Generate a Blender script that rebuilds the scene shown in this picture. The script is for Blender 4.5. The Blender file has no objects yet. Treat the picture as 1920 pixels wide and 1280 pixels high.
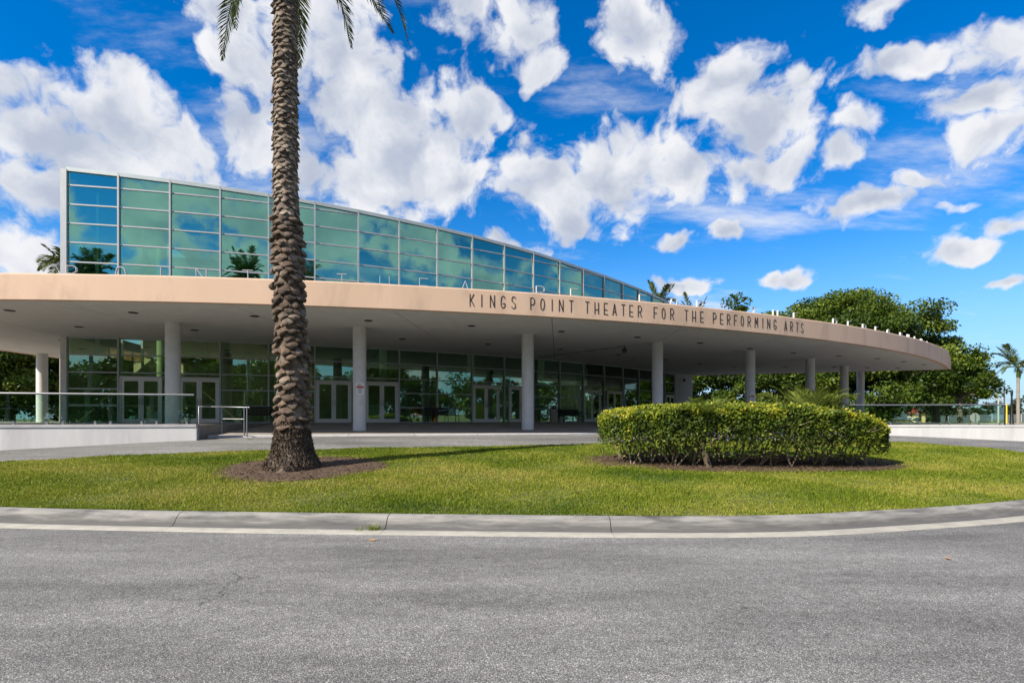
import bpy, math, random
import numpy as np
from mathutils import Vector, Matrix
R = math.radians
random.seed(7); rng = np.random.default_rng(7)
scene = bpy.context.scene
col = scene.collection

# ------------------------------------------------------------------ camera
EYE = 1.6
cam_d = bpy.data.cameras.new('camera'); cam = bpy.data.objects.new('camera', cam_d); col.objects.link(cam)
cam.location = (0, 0, EYE); cam.rotation_euler = (R(90), 0, 0)
cam_d.sensor_width = 36.0; cam_d.lens = 18.75; cam_d.shift_y = 145/1920
cam_d.clip_start = 0.05; cam_d.clip_end = 6000
scene.camera = cam
# ------------------------------------------------------------------ exposure
vs = scene.view_settings
vs.view_transform = 'Standard'; vs.look = 'None'; vs.exposure = 1.2; vs.gamma = 1.0; vs.use_curve_mapping = False
# ------------------------------------------------------------------ sun
SUN_EL = R(39); SUN_H = Vector((-0.78, -0.63)).normalized()      # horizontal direction TOWARDS the sun
sun_vec = Vector((SUN_H.x*math.cos(SUN_EL), SUN_H.y*math.cos(SUN_EL), math.sin(SUN_EL)))
sl = bpy.data.lights.new('sun', 'SUN'); sl.energy = 3.7; sl.angle = R(0.6); sl.color = (1.0, 0.9, 0.74)
sun = bpy.data.objects.new('sun', sl); col.objects.link(sun)
sun.rotation_euler = sun_vec.to_track_quat('Z', 'Y').to_euler(); sun.location = (-30, -20, 30)
# ------------------------------------------------------------------ world: Nishita sky with broken cumulus
world = bpy.data.worlds.new('World'); scene.world = world; world.use_nodes = True
wn = world.node_tree.nodes; wl = world.node_tree.links; wn.clear()
def N(t, **k):
    n = wn.new(t)
    for a, b in k.items(): setattr(n, a, b)
    return n
def wmath(op, a, b=None, c=None, clamp=False):
    n = N('ShaderNodeMath', operation=op, use_clamp=clamp)
    for i, v in enumerate((a, b, c)):
        if v is None: continue
        if isinstance(v, (int, float)): n.inputs[i].default_value = v
        else: wl.new(v, n.inputs[i])
    return n.outputs[0]
def wvec(op, a, b=None):
    n = N('ShaderNodeVectorMath', operation=op)
    for i, v in enumerate((a, b)):
        if v is None: continue
        if isinstance(v, tuple): n.inputs[i].default_value = v
        else: wl.new(v, n.inputs[i])
    return n.outputs[1] if op in ('LENGTH', 'DOT_PRODUCT', 'DISTANCE') else n.outputs[0]
def wrange(v, a, b, c=0.0, d=1.0, smooth=True):
    n = N('ShaderNodeMapRange', interpolation_type='SMOOTHSTEP' if smooth else 'LINEAR')
    wl.new(v, n.inputs[0])
    for i, x in zip((1, 2, 3, 4), (a, b, c, d)): n.inputs[i].default_value = x
    return n.outputs[0]
sky = N('ShaderNodeTexSky', sky_type='NISHITA'); sky.sun_disc = False
sky.sun_elevation = SUN_EL; sky.sun_rotation = math.atan2(SUN_H.x, SUN_H.y); sky.air_density = 1.0; sky.dust_density = 0.0; sky.ozone_density = 3.0
tc = N('ShaderNodeTexCoord'); DIR = tc.outputs['Generated']
sep = N('ShaderNodeSeparateXYZ'); wl.new(DIR, sep.inputs[0])
def wnoise(scale, detail, rough, vec):
    n = N('ShaderNodeTexNoise'); n.inputs['Scale'].default_value = scale; n.inputs['Detail'].default_value = detail
    n.inputs['Roughness'].default_value = rough; wl.new(vec, n.inputs['Vector']); return n
def wvoro(scale, vec):
    n = N('ShaderNodeTexVoronoi', feature='F1'); n.inputs['Scale'].default_value = scale; wl.new(vec, n.inputs['Vector']); return n.outputs['Distance']
n_warp = wnoise(7.0, 4, 0.55, DIR)
warp = wvec('MULTIPLY', wvec('SUBTRACT', n_warp.outputs['Color'], (0.5, 0.5, 0.5)), (0.10, 0.10, 0.10))
WD = wvec('ADD', DIR, warp)
# the cloud banks: direction of the centre (as horizontal / upward tangents) and half extents
BL = [(1130,335,195,92),(200,300,235,140),(760,270,170,130),(60,225,150,105),(240,240,130,95),(330,290,110,120),(130,370,200,120),(290,400,150,90),(40,480,140,80),(465,250,85,95),(470,120,85,55),
 (640,110,150,75),(690,215,150,110),(650,330,170,80),(880,225,75,75),(865,335,75,55),(420,20,95,45),(620,20,120,45),(870,20,85,45),(975,75,75,70),(1010,125,60,35),
 (1190,40,90,70),(1030,345,110,95),(1160,320,135,85),(1265,335,75,60),(1070,415,80,35),(1350,150,85,58),(1430,210,115,70),(1430,315,90,55),(1632,235,50,42),(1590,295,38,25),
 (1690,115,85,26),(1660,8,85,26),(1870,85,90,52),(1830,180,95,40),(1840,250,85,40),(1730,335,80,22),(1630,390,105,32),(1800,375,60,18),(1800,480,80,30),(1890,420,70,25),
 (1368,432,42,24),(1270,455,38,18),(1465,520,62,20),(1280,530,62,20),(950,455,80,22),(1890,555,60,13)]
def cloud_base(vec):
    best = None
    for (px, py, rx, ry) in BL:
        t = Vector(((px-960)/1000, 1, (785-py)/1000)); L = t.length; c = t/L
        sx = rx/1000/L**1.4; sz = ry/1000/L**1.2
        d = wvec('LENGTH', wvec('MULTIPLY', wvec('SUBTRACT', vec, tuple(c)), (1/sx, 1/sx, 1/sz)))
        best = d if best is None else wmath('MINIMUM', best, d)
    return wmath('SUBTRACT', 1.0, best)
front = cloud_base(WD)
# the same kind of broken cloud all over the rest of the sky
zc = wmath('ADD', wmath('MAXIMUM', sep.outputs[2], 0.0), 0.16)
cmb = N('ShaderNodeCombineXYZ'); wl.new(wmath('DIVIDE', sep.outputs[0], zc), cmb.inputs[0]); wl.new(wmath('DIVIDE', sep.outputs[1], zc), cmb.inputs[1]); cmb.inputs[2].default_value = 7.7
n_gen = wnoise(1.0, 3, 0.5, cmb.outputs[0])
gen = wrange(n_gen.outputs['Fac'], 0.27, 0.57, -1.1, 0.7, False)
infront = wrange(sep.outputs[1], 0.45, 0.62)
base = wmath('ADD', wmath('MULTIPLY', front, infront), wmath('MULTIPLY', gen, wmath('SUBTRACT', 1.0, infront)))
base = wmath('ADD', wmath('MAXIMUM', base, -1.4), 0.25)
n_f = wnoise(26.0, 8, 0.62, WD)
n_l = wnoise(9.0, 3, 0.5, WD)
bil1 = wmath('SUBTRACT', 0.42, wvoro(13.0, WD)); bil2 = wmath('SUBTRACT', 0.42, wvoro(31.0, WD))
billow = wmath('ADD', wmath('MULTIPLY', bil1, 0.75), wmath('MULTIPLY', bil2, 0.55))
dens = wmath('ADD', wmath('ADD', base, billow), wmath('ADD', wmath('MULTIPLY', wmath('SUBTRACT', n_f.outputs['Fac'], 0.5), 1.7), wmath('MULTIPLY', wmath('SUBTRACT', n_l.outputs['Fac'], 0.5), 1.0)))
alpha = wrange(dens, -0.02, 0.62)
alpha = wmath('MULTIPLY', alpha, wrange(sep.outputs[2], 0.0, 0.09))
# thin high wisps between the banks
st_w = wvec('MULTIPLY', cmb.outputs[0], (0.9, 2.0, 1.0))
n_w = wnoise(1.5, 8, 0.62, st_w)
wisp = wmath('MULTIPLY', wrange(n_w.outputs['Fac'], 0.50, 0.76), wmath('MULTIPLY', wrange(sep.outputs[2], 0.03, 0.14), 0.75))
alpha = wmath('MAXIMUM', alpha, wisp)
# thick, turned-away cloud is grey, thin and sun-facing cloud white
SD = wvec('ADD', WD, (sun_vec.x*0.028, 0.0, 0.026))
bs = wmath('MULTIPLY', wmath('SUBTRACT', 0.42, wvoro(13.0, SD)), 1.0)
thick = wmath('ADD', wmath('MULTIPLY', base, 0.75), wmath('MULTIPLY', wmath('SUBTRACT', bs, bil1), 0.9))
thick = wmath('ADD', thick, wmath('MULTIPLY', wmath('SUBTRACT', n_l.outputs['Fac'], 0.5), 1.6))
thick = wmath('ADD', thick, wmath('MULTIPLY', wmath('SUBTRACT', n_f.outputs['Fac'], 0.5), 1.3))
litf = wrange(thick, 1.35, -0.10)
ccol = N('ShaderNodeMix', data_type='RGBA'); wl.new(litf, ccol.inputs['Factor'])
ccol.inputs['A'].default_value = (2.5, 2.8, 3.45, 1); ccol.inputs['B'].default_value = (4.7, 4.75, 4.9, 1)
hsv = N('ShaderNodeHueSaturation'); hsv.inputs['Hue'].default_value = 0.507; hsv.inputs['Saturation'].default_value = 1.45; hsv.inputs['Value'].default_value = 0.95
wl.new(sky.outputs[0], hsv.inputs['Color'])
hz_ = N('ShaderNodeMix', data_type='RGBA'); wl.new(wrange(sep.outputs[2], 0.32, -0.02, 0.0, 0.85), hz_.inputs['Factor']); wl.new(hsv.outputs[0], hz_.inputs['A']); hz_.inputs['B'].default_value = (1.45, 2.8, 4.5, 1)
mixw = N('ShaderNodeMix', data_type='RGBA'); wl.new(alpha, mixw.inputs['Factor']); wl.new(hz_.outputs['Result'], mixw.inputs['A']); wl.new(ccol.outputs['Result'], mixw.inputs['B'])
bg = N('ShaderNodeBackground'); bg.inputs['Strength'].default_value = 0.085; wl.new(mixw.outputs['Result'], bg.inputs['Color'])
wo = N('ShaderNodeOutputWorld'); wl.new(bg.outputs[0], wo.inputs['Surface'])
world.cycles.sampling_method = 'MANUAL'; world.cycles.sample_map_resolution = 512
scene.render.engine = 'CYCLES'
scene.cycles.max_bounces = 7; scene.cycles.transparent_max_bounces = 12; scene.cycles.glossy_bounces = 3; scene.cycles.diffuse_bounces = 3

# ------------------------------------------------------------------ helpers
def setp(o, label=None, cat=None, group=None, kind=None):
    if label: o['label'] = label
    if cat: o['category'] = cat
    if group: o['group'] = group
    if kind: o['kind'] = kind
    return o
def empty(name, loc=(0, 0, 0), label=None, cat=None, group=None, kind=None):
    o = bpy.data.objects.new(name, None); o.location = loc; o.empty_display_size = 0.3; col.objects.link(o)
    return setp(o, label, cat, group, kind)
def link(name, me, parent=None, mat=None, loc=None, M=None):
    """local coordinates are relative to the parent's origin"""
    o = bpy.data.objects.new(name, me); col.objects.link(o)
    if mat is not None and not me.materials: me.materials.append(mat)
    if parent is not None: o.parent = parent
    if M is not None: o.matrix_local = M
    elif loc is not None: o.location = loc
    return o
def npmesh(name, V, F, smooth=False, attr=None):
    V = np.asarray(V, np.float32).reshape(-1, 3); F = np.asarray(F, np.int32); k = F.shape[1]
    me = bpy.data.meshes.new(name)
    me.vertices.add(len(V)); me.vertices.foreach_set('co', V.ravel())
    me.loops.add(F.size); me.loops.foreach_set('vertex_index', F.ravel())
    me.polygons.add(len(F)); me.polygons.foreach_set('loop_start', np.arange(0, F.size, k, dtype=np.int32))
    if smooth: me.polygons.foreach_set('use_smooth', np.ones(len(F), bool))
    me.update(calc_edges=True)
    if attr is not None:
        a = me.attributes.new('rnd', 'FLOAT', 'POINT'); a.data.foreach_set('value', np.asarray(attr, np.float32))
    return me
class MB:
    def __init__(s): s.v = []; s.f = []; s.sm = []
    def add(s, vs_, fs, smooth=False):
        b = len(s.v); s.v += [tuple(v) for v in vs_]
        for f in fs: s.f.append(tuple(i+b for i in f)); s.sm.append(smooth)
    def box(s, c, size, ax=None):
        """axes ax = (u, v, w) unit vectors"""
        u, v, w = ax if ax else (Vector((1, 0, 0)), Vector((0, 1, 0)), Vector((0, 0, 1)))
        c = Vector(c); h = [x/2 for x in size]
        P = [c+u*(a*h[0])+v*(b*h[1])+w*(d*h[2]) for d in (-1, 1) for b in (-1, 1) for a in (-1, 1)]
        s.add(P, [(0, 2, 3, 1), (4, 5, 7, 6), (0, 1, 5, 4), (2, 6, 7, 3), (0, 4, 6, 2), (1, 3, 7, 5)])
    def bar(s, a, b, w, h=None, up=Vector((0, 0, 1))):
        a = Vector(a); b = Vector(b); h = h or w; u = (b-a); L = u.length; u.normalize()
        v = up.cross(u)
        if v.length < 1e-4: v = Vector((1, 0, 0)).cross(u)
        v.normalize(); s.box((a+b)/2, (L, w, h), (u, v, u.cross(v)))
    def tube(s, pts, rad, n=8, caps=True, smooth=True):
        pts = [Vector(p) for p in pts]; rad = rad if isinstance(rad, (list, tuple)) else [rad]*len(pts)
        rings = []; ref = None
        for i, p in enumerate(pts):
            t = (pts[min(i+1, len(pts)-1)]-pts[max(i-1, 0)]).normalized()
            if ref is None: ref = t.orthogonal().normalized()
            ref = (ref-t*ref.dot(t)).normalized(); bn = t.cross(ref)
            rings.append([p+(ref*math.cos(2*math.pi*k/n)+bn*math.sin(2*math.pi*k/n))*rad[i] for k in range(n)])
        vs_ = [q for r_ in rings for q in r_]
        fs = [(i*n+k, i*n+(k+1) % n, (i+1)*n+(k+1) % n, (i+1)*n+k) for i in range(len(pts)-1) for k in range(n)]
        s.add(vs_, fs, smooth)
        if caps:
            s.add(rings[0], [tuple(range(n))[::-1]]); s.add(rings[-1], [tuple(range(n))])
    def lathe(s, prof, n=24, c=(0, 0, 0), smooth=True):
        vs_ = [(c[0]+r_*math.cos(2*math.pi*k/n), c[1]+r_*math.sin(2*math.pi*k/n), c[2]+z) for (r_, z) in prof for k in range(n)]
        fs = [(i*n+k, i*n+(k+1) % n, (i+1)*n+(k+1) % n, (i+1)*n+k) for i in range(len(prof)-1) for k in range(n)]
        s.add(vs_, fs, smooth)
    def prism(s, poly, z0, z1):
        n = len(poly)
        s.add([(p[0], p[1], z0) for p in poly]+[(p[0], p[1], z1) for p in poly],
              [tuple(range(n))[::-1], tuple(range(n, 2*n))]+[(i, (i+1) % n, n+(i+1) % n, n+i) for i in range(n)])
    def mesh(s, name, bevel=0):
        me = bpy.data.meshes.new(name); me.from_pydata(s.v, [], s.f)
        me.polygons.foreach_set('use_smooth', s.sm); me.update()
        return me
    def build(s, name, mat, parent=None, loc=None, bevel=0):
        o = link(name, s.mesh(name), parent, mat, loc)
        if bevel:
            m = o.modifiers.new('b', 'BEVEL'); m.width = bevel; m.segments = 2; m.limit_method = 'ANGLE'
        return o
def px(x, y, d): return Vector(((x-960)/1000*d, d, EYE+(785-y)/1000*d))

# ------------------------------------------------------------------ materials
MATS = {}
def mat(name, c, rough=0.7, c2=None, scale=4.0, detail=5, bump=0.0, bscale=None, metal=0.0, lo=0.35, hi=0.65, spec=0.5, coord='Object', c3=None, s3=1.0, stretch=None):
    m = bpy.data.materials.new(name); m.use_nodes = True; t = m.node_tree; nd, ln = t.nodes, t.links
    p = nd['Principled BSDF']; p.inputs['Roughness'].default_value = rough; p.inputs['Metallic'].default_value = metal
    p.inputs['Specular IOR Level'].default_value = spec
    p.inputs['Base Color'].default_value = (*c, 1)
    tcn = nd.new('ShaderNodeTexCoord'); vec = tcn.outputs[coord] if coord != 'Position' else None
    if vec is None:
        gp = nd.new('ShaderNodeNewGeometry'); vec = gp.outputs['Position']
    if stretch:
        mp = nd.new('ShaderNodeMapping'); mp.inputs['Scale'].default_value = stretch; ln.new(vec, mp.inputs[0]); vec = mp.outputs[0]
    out = None
    if c2:
        n = nd.new('ShaderNodeTexNoise'); n.inputs['Scale'].default_value = scale; n.inputs['Detail'].default_value = detail; n.inputs['Roughness'].default_value = 0.65
        ln.new(vec, n.inputs['Vector'])
        r = nd.new('ShaderNodeValToRGB'); r.color_ramp.elements[0].position = lo; r.color_ramp.elements[1].position = hi
        r.color_ramp.elements[0].color = (*c, 1); r.color_ramp.elements[1].color = (*c2, 1); ln.new(n.outputs['Fac'], r.inputs[0]); out = r.outputs[0]
    if c3:
        n3 = nd.new('ShaderNodeTexNoise'); n3.inputs['Scale'].default_value = s3; n3.inputs['Detail'].default_value = 6; n3.inputs['Roughness'].default_value = 0.6
        ln.new(vec, n3.inputs['Vector'])
        r3 = nd.new('ShaderNodeValToRGB'); r3.color_ramp.elements[0].position = 0.5; r3.color_ramp.elements[1].position = 0.72
        r3.color_ramp.elements[0].color = (0, 0, 0, 1); r3.color_ramp.elements[1].color = (1, 1, 1, 1); ln.new(n3.outputs['Fac'], r3.inputs[0])
        mx = nd.new('ShaderNodeMix'); mx.data_type = 'RGBA'; ln.new(r3.outputs[0], mx.inputs['Factor'])
        if out: ln.new(out, mx.inputs['A'])
        else: mx.inputs['A'].default_value = (*c, 1)
        mx.inputs['B'].default_value = (*c3, 1); out = mx.outputs['Result']
    if out: ln.new(out, p.inputs['Base Color'])
    if bump:
        nb = nd.new('ShaderNodeTexNoise'); nb.inputs['Scale'].default_value = bscale or scale*6; nb.inputs['Detail'].default_value = 6; ln.new(vec, nb.inputs['Vector'])
        b = nd.new('ShaderNodeBump'); b.inputs['Strength'].default_value = bump; b.inputs['Distance'].default_value = 0.02
        ln.new(nb.outputs['Fac'], b.inputs['Height']); ln.new(b.outputs[0], p.inputs['Normal'])
    MATS[name] = m; return m
def vary(name):
    """a tone of its own for each piece"""
    t = MATS[name].node_tree; nd, ln = t.nodes, t.links; p = nd['Principled BSDF']; old = p.inputs['Base Color'].links[0].from_socket
    oi = nd.new('ShaderNodeObjectInfo'); mr = nd.new('ShaderNodeMapRange'); ln.new(oi.outputs['Random'], mr.inputs[0]); mr.inputs[3].default_value = 0.6; mr.inputs[4].default_value = 1.3
    v = nd.new('ShaderNodeVectorMath'); v.operation = 'SCALE'; ln.new(old, v.inputs[0]); ln.new(mr.outputs[0], v.inputs['Scale']); ln.new(v.outputs[0], p.inputs['Base Color'])
def leafmat(name, stops, trans=0.35, rough=0.5, nscale=None, spec=0.3):
    """colour from each leaf's own random value, with an optional slow drift over the plant"""
    m = bpy.data.materials.new(name); m.use_nodes = True; t = m.node_tree; nd, ln = t.nodes, t.links
    p = nd['Principled BSDF']; out = nd['Material Output']
    a = nd.new('ShaderNodeAttribute'); a.attribute_name = 'rnd'; fac = a.outputs['Fac']
    if nscale:
        tcn = nd.new('ShaderNodeTexCoord'); n = nd.new('ShaderNodeTexNoise'); n.inputs['Scale'].default_value = nscale; n.inputs['Detail'].default_value = 4
        ln.new(tcn.outputs['Object'], n.inputs['Vector'])
        mr = nd.new('ShaderNodeMapRange'); ln.new(n.outputs['Fac'], mr.inputs[0])
        for i, v in zip((1, 2, 3, 4), (0.3, 0.7, -0.3, 0.3)): mr.inputs[i].default_value = v
        ad = nd.new('ShaderNodeMath'); ad.operation = 'ADD'; ad.use_clamp = True; ln.new(fac, ad.inputs[0]); ln.new(mr.outputs[0], ad.inputs[1]); fac = ad.outputs[0]
    r = nd.new('ShaderNodeValToRGB'); e = r.color_ramp.elements
    for i, (pos, c) in enumerate(stops):
        if i < 2: e[i].position = pos; e[i].color = (*c, 1)
        else: k = e.new(pos); k.color = (*c, 1)
    ln.new(fac, r.inputs[0]); ln.new(r.outputs[0], p.inputs['Base Color'])
    p.inputs['Roughness'].default_value = rough; p.inputs['Specular IOR Level'].default_value = spec
    tr = nd.new('ShaderNodeBsdfTranslucent'); ln.new(r.outputs[0], tr.inputs['Color'])
    mx = nd.new('ShaderNodeMixShader'); mx.inputs[0].default_value = trans
    ln.new(p.outputs[0], mx.inputs[1]); ln.new(tr.outputs[0], mx.inputs[2]); ln.new(mx.outputs[0], out.inputs['Surface'])
    MATS[name] = m; return m
def glassmat(name, tint, refl, fac0, rough=0.0, ripple=0.0):
    """thin coated glazing: tinted see-through plus a mirror coat that grows towards grazing"""
    m = bpy.data.materials.new(name); m.use_nodes = True; t = m.node_tree; nd, ln = t.nodes, t.links; nd.remove(nd['Principled BSDF']); out = nd['Material Output']
    a = nd.new('ShaderNodeBsdfTransparent'); a.inputs[0].default_value = (*tint, 1)
    g = nd.new('ShaderNodeBsdfGlossy'); g.inputs['Color'].default_value = (*refl, 1); g.inputs['Roughness'].default_value = rough
    if ripple:
        tcn = nd.new('ShaderNodeTexCoord'); nb = nd.new('ShaderNodeTexNoise'); nb.inputs['Scale'].default_value = 0.9; nb.inputs['Detail'].default_value = 1; ln.new(tcn.outputs['Object'], nb.inputs['Vector'])
        b = nd.new('ShaderNodeBump'); b.inputs['Strength'].default_value = ripple; b.inputs['Distance'].default_value = 0.05; ln.new(nb.outputs['Fac'], b.inputs['Height']); ln.new(b.outputs[0], g.inputs['Normal'])
    lw = nd.new('ShaderNodeLayerWeight'); lw.inputs['Blend'].default_value = 0.25
    mr = nd.new('ShaderNodeMapRange'); ln.new(lw.outputs['Fresnel'], mr.inputs[0])
    for i, v in zip((1, 2, 3, 4), (0.0, 1.0, fac0, 1.0)): mr.inputs[i].default_value = v
    mx = nd.new('ShaderNodeMixShader'); ln.new(mr.outputs[0], mx.inputs[0]); ln.new(a.outputs[0], mx.inputs[1]); ln.new(g.outputs[0], mx.inputs[2]); ln.new(mx.outputs[0], out.inputs['Surface'])
    MATS[name] = m; return m

def asphalt_mat(name, lo, hi, patch):
    m = bpy.data.materials.new(name); m.use_nodes = True; t = m.node_tree; nd, ln = t.nodes, t.links; p = nd['Principled BSDF']; p.inputs['Roughness'].default_value = 0.85; p.inputs['Specular IOR Level'].default_value = 0.25
    tcn = nd.new('ShaderNodeTexCoord'); vec = tcn.outputs['Object']
    def noise(s, d, r=0.6, v=vec):
        n = nd.new('ShaderNodeTexNoise'); n.inputs['Scale'].default_value = s; n.inputs['Detail'].default_value = d; n.inputs['Roughness'].default_value = r; ln.new(v, n.inputs['Vector']); return n.outputs['Fac']
    vo = nd.new('ShaderNodeTexVoronoi'); vo.inputs['Scale'].default_value = 145; ln.new(vec, vo.inputs['Vector'])
    stone = nd.new('ShaderNodeSeparateColor'); ln.new(vo.outputs['Color'], stone.inputs[0])
    r = nd.new('ShaderNodeValToRGB'); e = r.color_ramp.elements; e[0].position = 0.0; e[0].color = (*lo, 1); e[1].position = 0.9; e[1].color = (*hi, 1)
    k = e.new(1.0); k.color = (hi[0]*2.0, hi[1]*2.0, hi[2]*1.9, 1); ln.new(stone.outputs[0], r.inputs[0])
    dk = nd.new('ShaderNodeMapRange'); ln.new(vo.outputs['Distance'], dk.inputs[0])
    for i, v in zip((1, 2, 3, 4), (0.25, 0.75, 1.0, 0.45)): dk.inputs[i].default_value = v
    mp = nd.new('ShaderNodeMapping'); mp.inputs['Scale'].default_value = (0.25, 1.0, 1.0); ln.new(vec, mp.inputs[0])
    big = nd.new('ShaderNodeMapRange'); ln.new(noise(0.9, 7, 0.65, mp.outputs[0]), big.inputs[0])
    for i, v in zip((1, 2, 3, 4), (0.3, 0.7, patch[0], patch[1])): big.inputs[i].default_value = v
    mid = nd.new('ShaderNodeMapRange'); ln.new(noise(9, 6, 0.7), mid.inputs[0])
    for i, v in zip((1, 2, 3, 4), (0.3, 0.7, 0.8, 1.2)): mid.inputs[i].default_value = v
    m1 = nd.new('ShaderNodeMath'); m1.operation = 'MULTIPLY'; ln.new(dk.outputs[0], m1.inputs[0]); ln.new(big.outputs[0], m1.inputs[1])
    m2 = nd.new('ShaderNodeMath'); m2.operation = 'MULTIPLY'; ln.new(m1.outputs[0], m2.inputs[0]); ln.new(mid.outputs[0], m2.inputs[1])
    sc = nd.new('ShaderNodeVectorMath'); sc.operation = 'SCALE'; ln.new(r.outputs[0], sc.inputs[0]); ln.new(m2.outputs[0], sc.inputs['Scale']); ln.new(sc.outputs[0], p.inputs['Base Color'])
    wv = nd.new('ShaderNodeVectorMath'); wv.operation = 'ADD'; nw = nd.new('ShaderNodeTexNoise'); nw.inputs['Scale'].default_value = 1.4; nw.inputs['Detail'].default_value = 5; ln.new(vec, nw.inputs['Vector']); ln.new(vec, wv.inputs[0]); ln.new(nw.outputs['Color'], wv.inputs[1])
    vc = nd.new('ShaderNodeTexVoronoi'); vc.feature = 'DISTANCE_TO_EDGE'; vc.inputs['Scale'].default_value = 0.33; ln.new(wv.outputs[0], vc.inputs['Vector'])
    ck = nd.new('ShaderNodeMapRange'); ln.new(vc.outputs['Distance'], ck.inputs[0])
    for i, v in zip((1, 2, 3, 4), (0.001, 0.0035, 0.55, 1.0)): ck.inputs[i].default_value = v
    cm = nd.new('ShaderNodeMapRange'); ln.new(noise(0.5, 2), cm.inputs[0])
    for i, v in zip((1, 2, 3, 4), (0.52, 0.58, 0.0, 1.0)): cm.inputs[i].default_value = v
    cx_ = nd.new('ShaderNodeMix'); ln.new(cm.outputs[0], cx_.inputs['Factor']); cx_.inputs['A'].default_value = 1.0; ln.new(ck.outputs[0], cx_.inputs['B'])
    m3 = nd.new('ShaderNodeMath'); m3.operation = 'MULTIPLY'; ln.new(m2.outputs[0], m3.inputs[0]); ln.new(cx_.outputs['Result'], m3.inputs[1]); ln.new(m3.outputs[0], sc.inputs['Scale'])
    b = nd.new('ShaderNodeBump'); b.inputs['Strength'].default_value = 0.55; b.inputs['Distance'].default_value = 0.006; b.invert = True
    ln.new(vo.outputs['Distance'], b.inputs['Height']); ln.new(b.outputs[0], p.inputs['Normal'])
    MATS[name] = m; return m
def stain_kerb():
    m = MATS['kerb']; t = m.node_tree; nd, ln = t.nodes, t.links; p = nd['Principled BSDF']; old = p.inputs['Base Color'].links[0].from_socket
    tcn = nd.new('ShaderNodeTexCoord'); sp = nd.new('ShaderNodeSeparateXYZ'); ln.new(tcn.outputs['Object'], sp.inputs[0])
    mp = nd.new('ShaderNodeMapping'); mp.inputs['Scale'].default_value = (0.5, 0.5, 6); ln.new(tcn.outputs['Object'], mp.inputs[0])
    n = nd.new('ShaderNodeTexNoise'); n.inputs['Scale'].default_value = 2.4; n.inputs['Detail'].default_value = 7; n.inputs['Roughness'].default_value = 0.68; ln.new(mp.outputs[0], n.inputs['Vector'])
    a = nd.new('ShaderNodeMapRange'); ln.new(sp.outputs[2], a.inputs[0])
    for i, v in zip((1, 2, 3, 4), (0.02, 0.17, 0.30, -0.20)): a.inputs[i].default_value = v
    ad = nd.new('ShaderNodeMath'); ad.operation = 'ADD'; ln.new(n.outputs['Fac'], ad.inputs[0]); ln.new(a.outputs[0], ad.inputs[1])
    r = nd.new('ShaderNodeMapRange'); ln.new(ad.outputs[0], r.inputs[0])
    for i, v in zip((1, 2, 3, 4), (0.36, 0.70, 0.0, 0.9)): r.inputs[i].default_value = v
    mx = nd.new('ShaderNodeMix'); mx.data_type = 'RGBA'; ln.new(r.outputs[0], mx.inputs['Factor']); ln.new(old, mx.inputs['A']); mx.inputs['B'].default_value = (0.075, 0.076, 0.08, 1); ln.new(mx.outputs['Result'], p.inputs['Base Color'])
asphalt_mat('asphalt', (0.10, 0.101, 0.105), (0.31, 0.311, 0.316), (0.62, 1.40))
mat('soil_grass', (0.06, 0.085, 0.02), 0.95, (0.11, 0.11, 0.04), 6, bump=0.4)
mat('field', (0.09, 0.13, 0.03), 0.95, (0.14, 0.15, 0.05), 0.2)
mat('mulch', (0.035, 0.021, 0.014), 0.95, (0.125, 0.078, 0.05), 14, bump=0.9, bscale=60)
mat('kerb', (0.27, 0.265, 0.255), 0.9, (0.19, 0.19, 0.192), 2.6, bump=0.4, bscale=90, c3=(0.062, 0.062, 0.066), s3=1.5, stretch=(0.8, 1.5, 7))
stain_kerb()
mat('gutter', (0.34, 0.33, 0.30), 0.9, (0.25, 0.245, 0.23), 3.0, bump=0.25, bscale=80)
mat('plaza', (0.30, 0.27, 0.24), 0.85, (0.22, 0.20, 0.185), 1.3, bump=0.1, bscale=60)
mat('white_wall', (0.55, 0.555, 0.575), 0.85, (0.48, 0.485, 0.505), 1.5, bump=0.15, bscale=70, c3=(0.38, 0.38, 0.40), s3=0.7, stretch=(1, 1, 0.25))
mat('slab_edge', (0.42, 0.42, 0.44), 0.85, (0.33, 0.33, 0.36), 2.5)
mat('stucco_tan', (0.585, 0.425, 0.325), 0.9, (0.53, 0.38, 0.285), 0.5, bump=0.35, bscale=45, c3=(0.42, 0.305, 0.235), s3=0.9, stretch=(1, 1, 0.35), lo=0.3, hi=0.75)
mat('soffit', (0.60, 0.59, 0.57), 0.95, (0.54, 0.53, 0.51), 2.0, bump=0.35, bscale=50)
mat('column_paint', (0.62, 0.62, 0.62), 0.85, (0.55, 0.555, 0.57), 3.0, bump=0.45, bscale=45)
mat('joint', (0.12, 0.12, 0.12), 0.9)
mat('alu', (0.40, 0.415, 0.44), 0.45, (0.36, 0.375, 0.40), 3, metal=0.3)
mat('door_alu', (0.62, 0.61, 0.58), 0.45, metal=0.25)
mat('roof_metal', (0.40, 0.45, 0.47), 0.5, (0.36, 0.40, 0.42), 2, metal=0.3)
mat('steel', (0.27, 0.28, 0.31), 0.4, (0.22, 0.23, 0.26), 6, metal=0.7)
mat('letter_dark', (0.012, 0.011, 0.010), 0.5)
mat('letter_white', (0.50, 0.51, 0.53), 0.5, (0.52, 0.53, 0.54), 4)
mat('black_metal', (0.010, 0.010, 0.011), 0.45, spec=0.4)
mat('lamp_dark', (0.045, 0.043, 0.04), 0.6)
mat('bin_stone', (0.42, 0.37, 0.30), 0.9, (0.30, 0.26, 0.21), 30, bump=0.4, bscale=60)
mat('interior_wall', (0.55, 0.49, 0.35), 0.9, (0.48, 0.42, 0.30), 1.0)
mat('interior_floor', (0.28, 0.22, 0.16), 0.5)
mat('interior_column', (0.55, 0.55, 0.38), 0.8)
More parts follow.
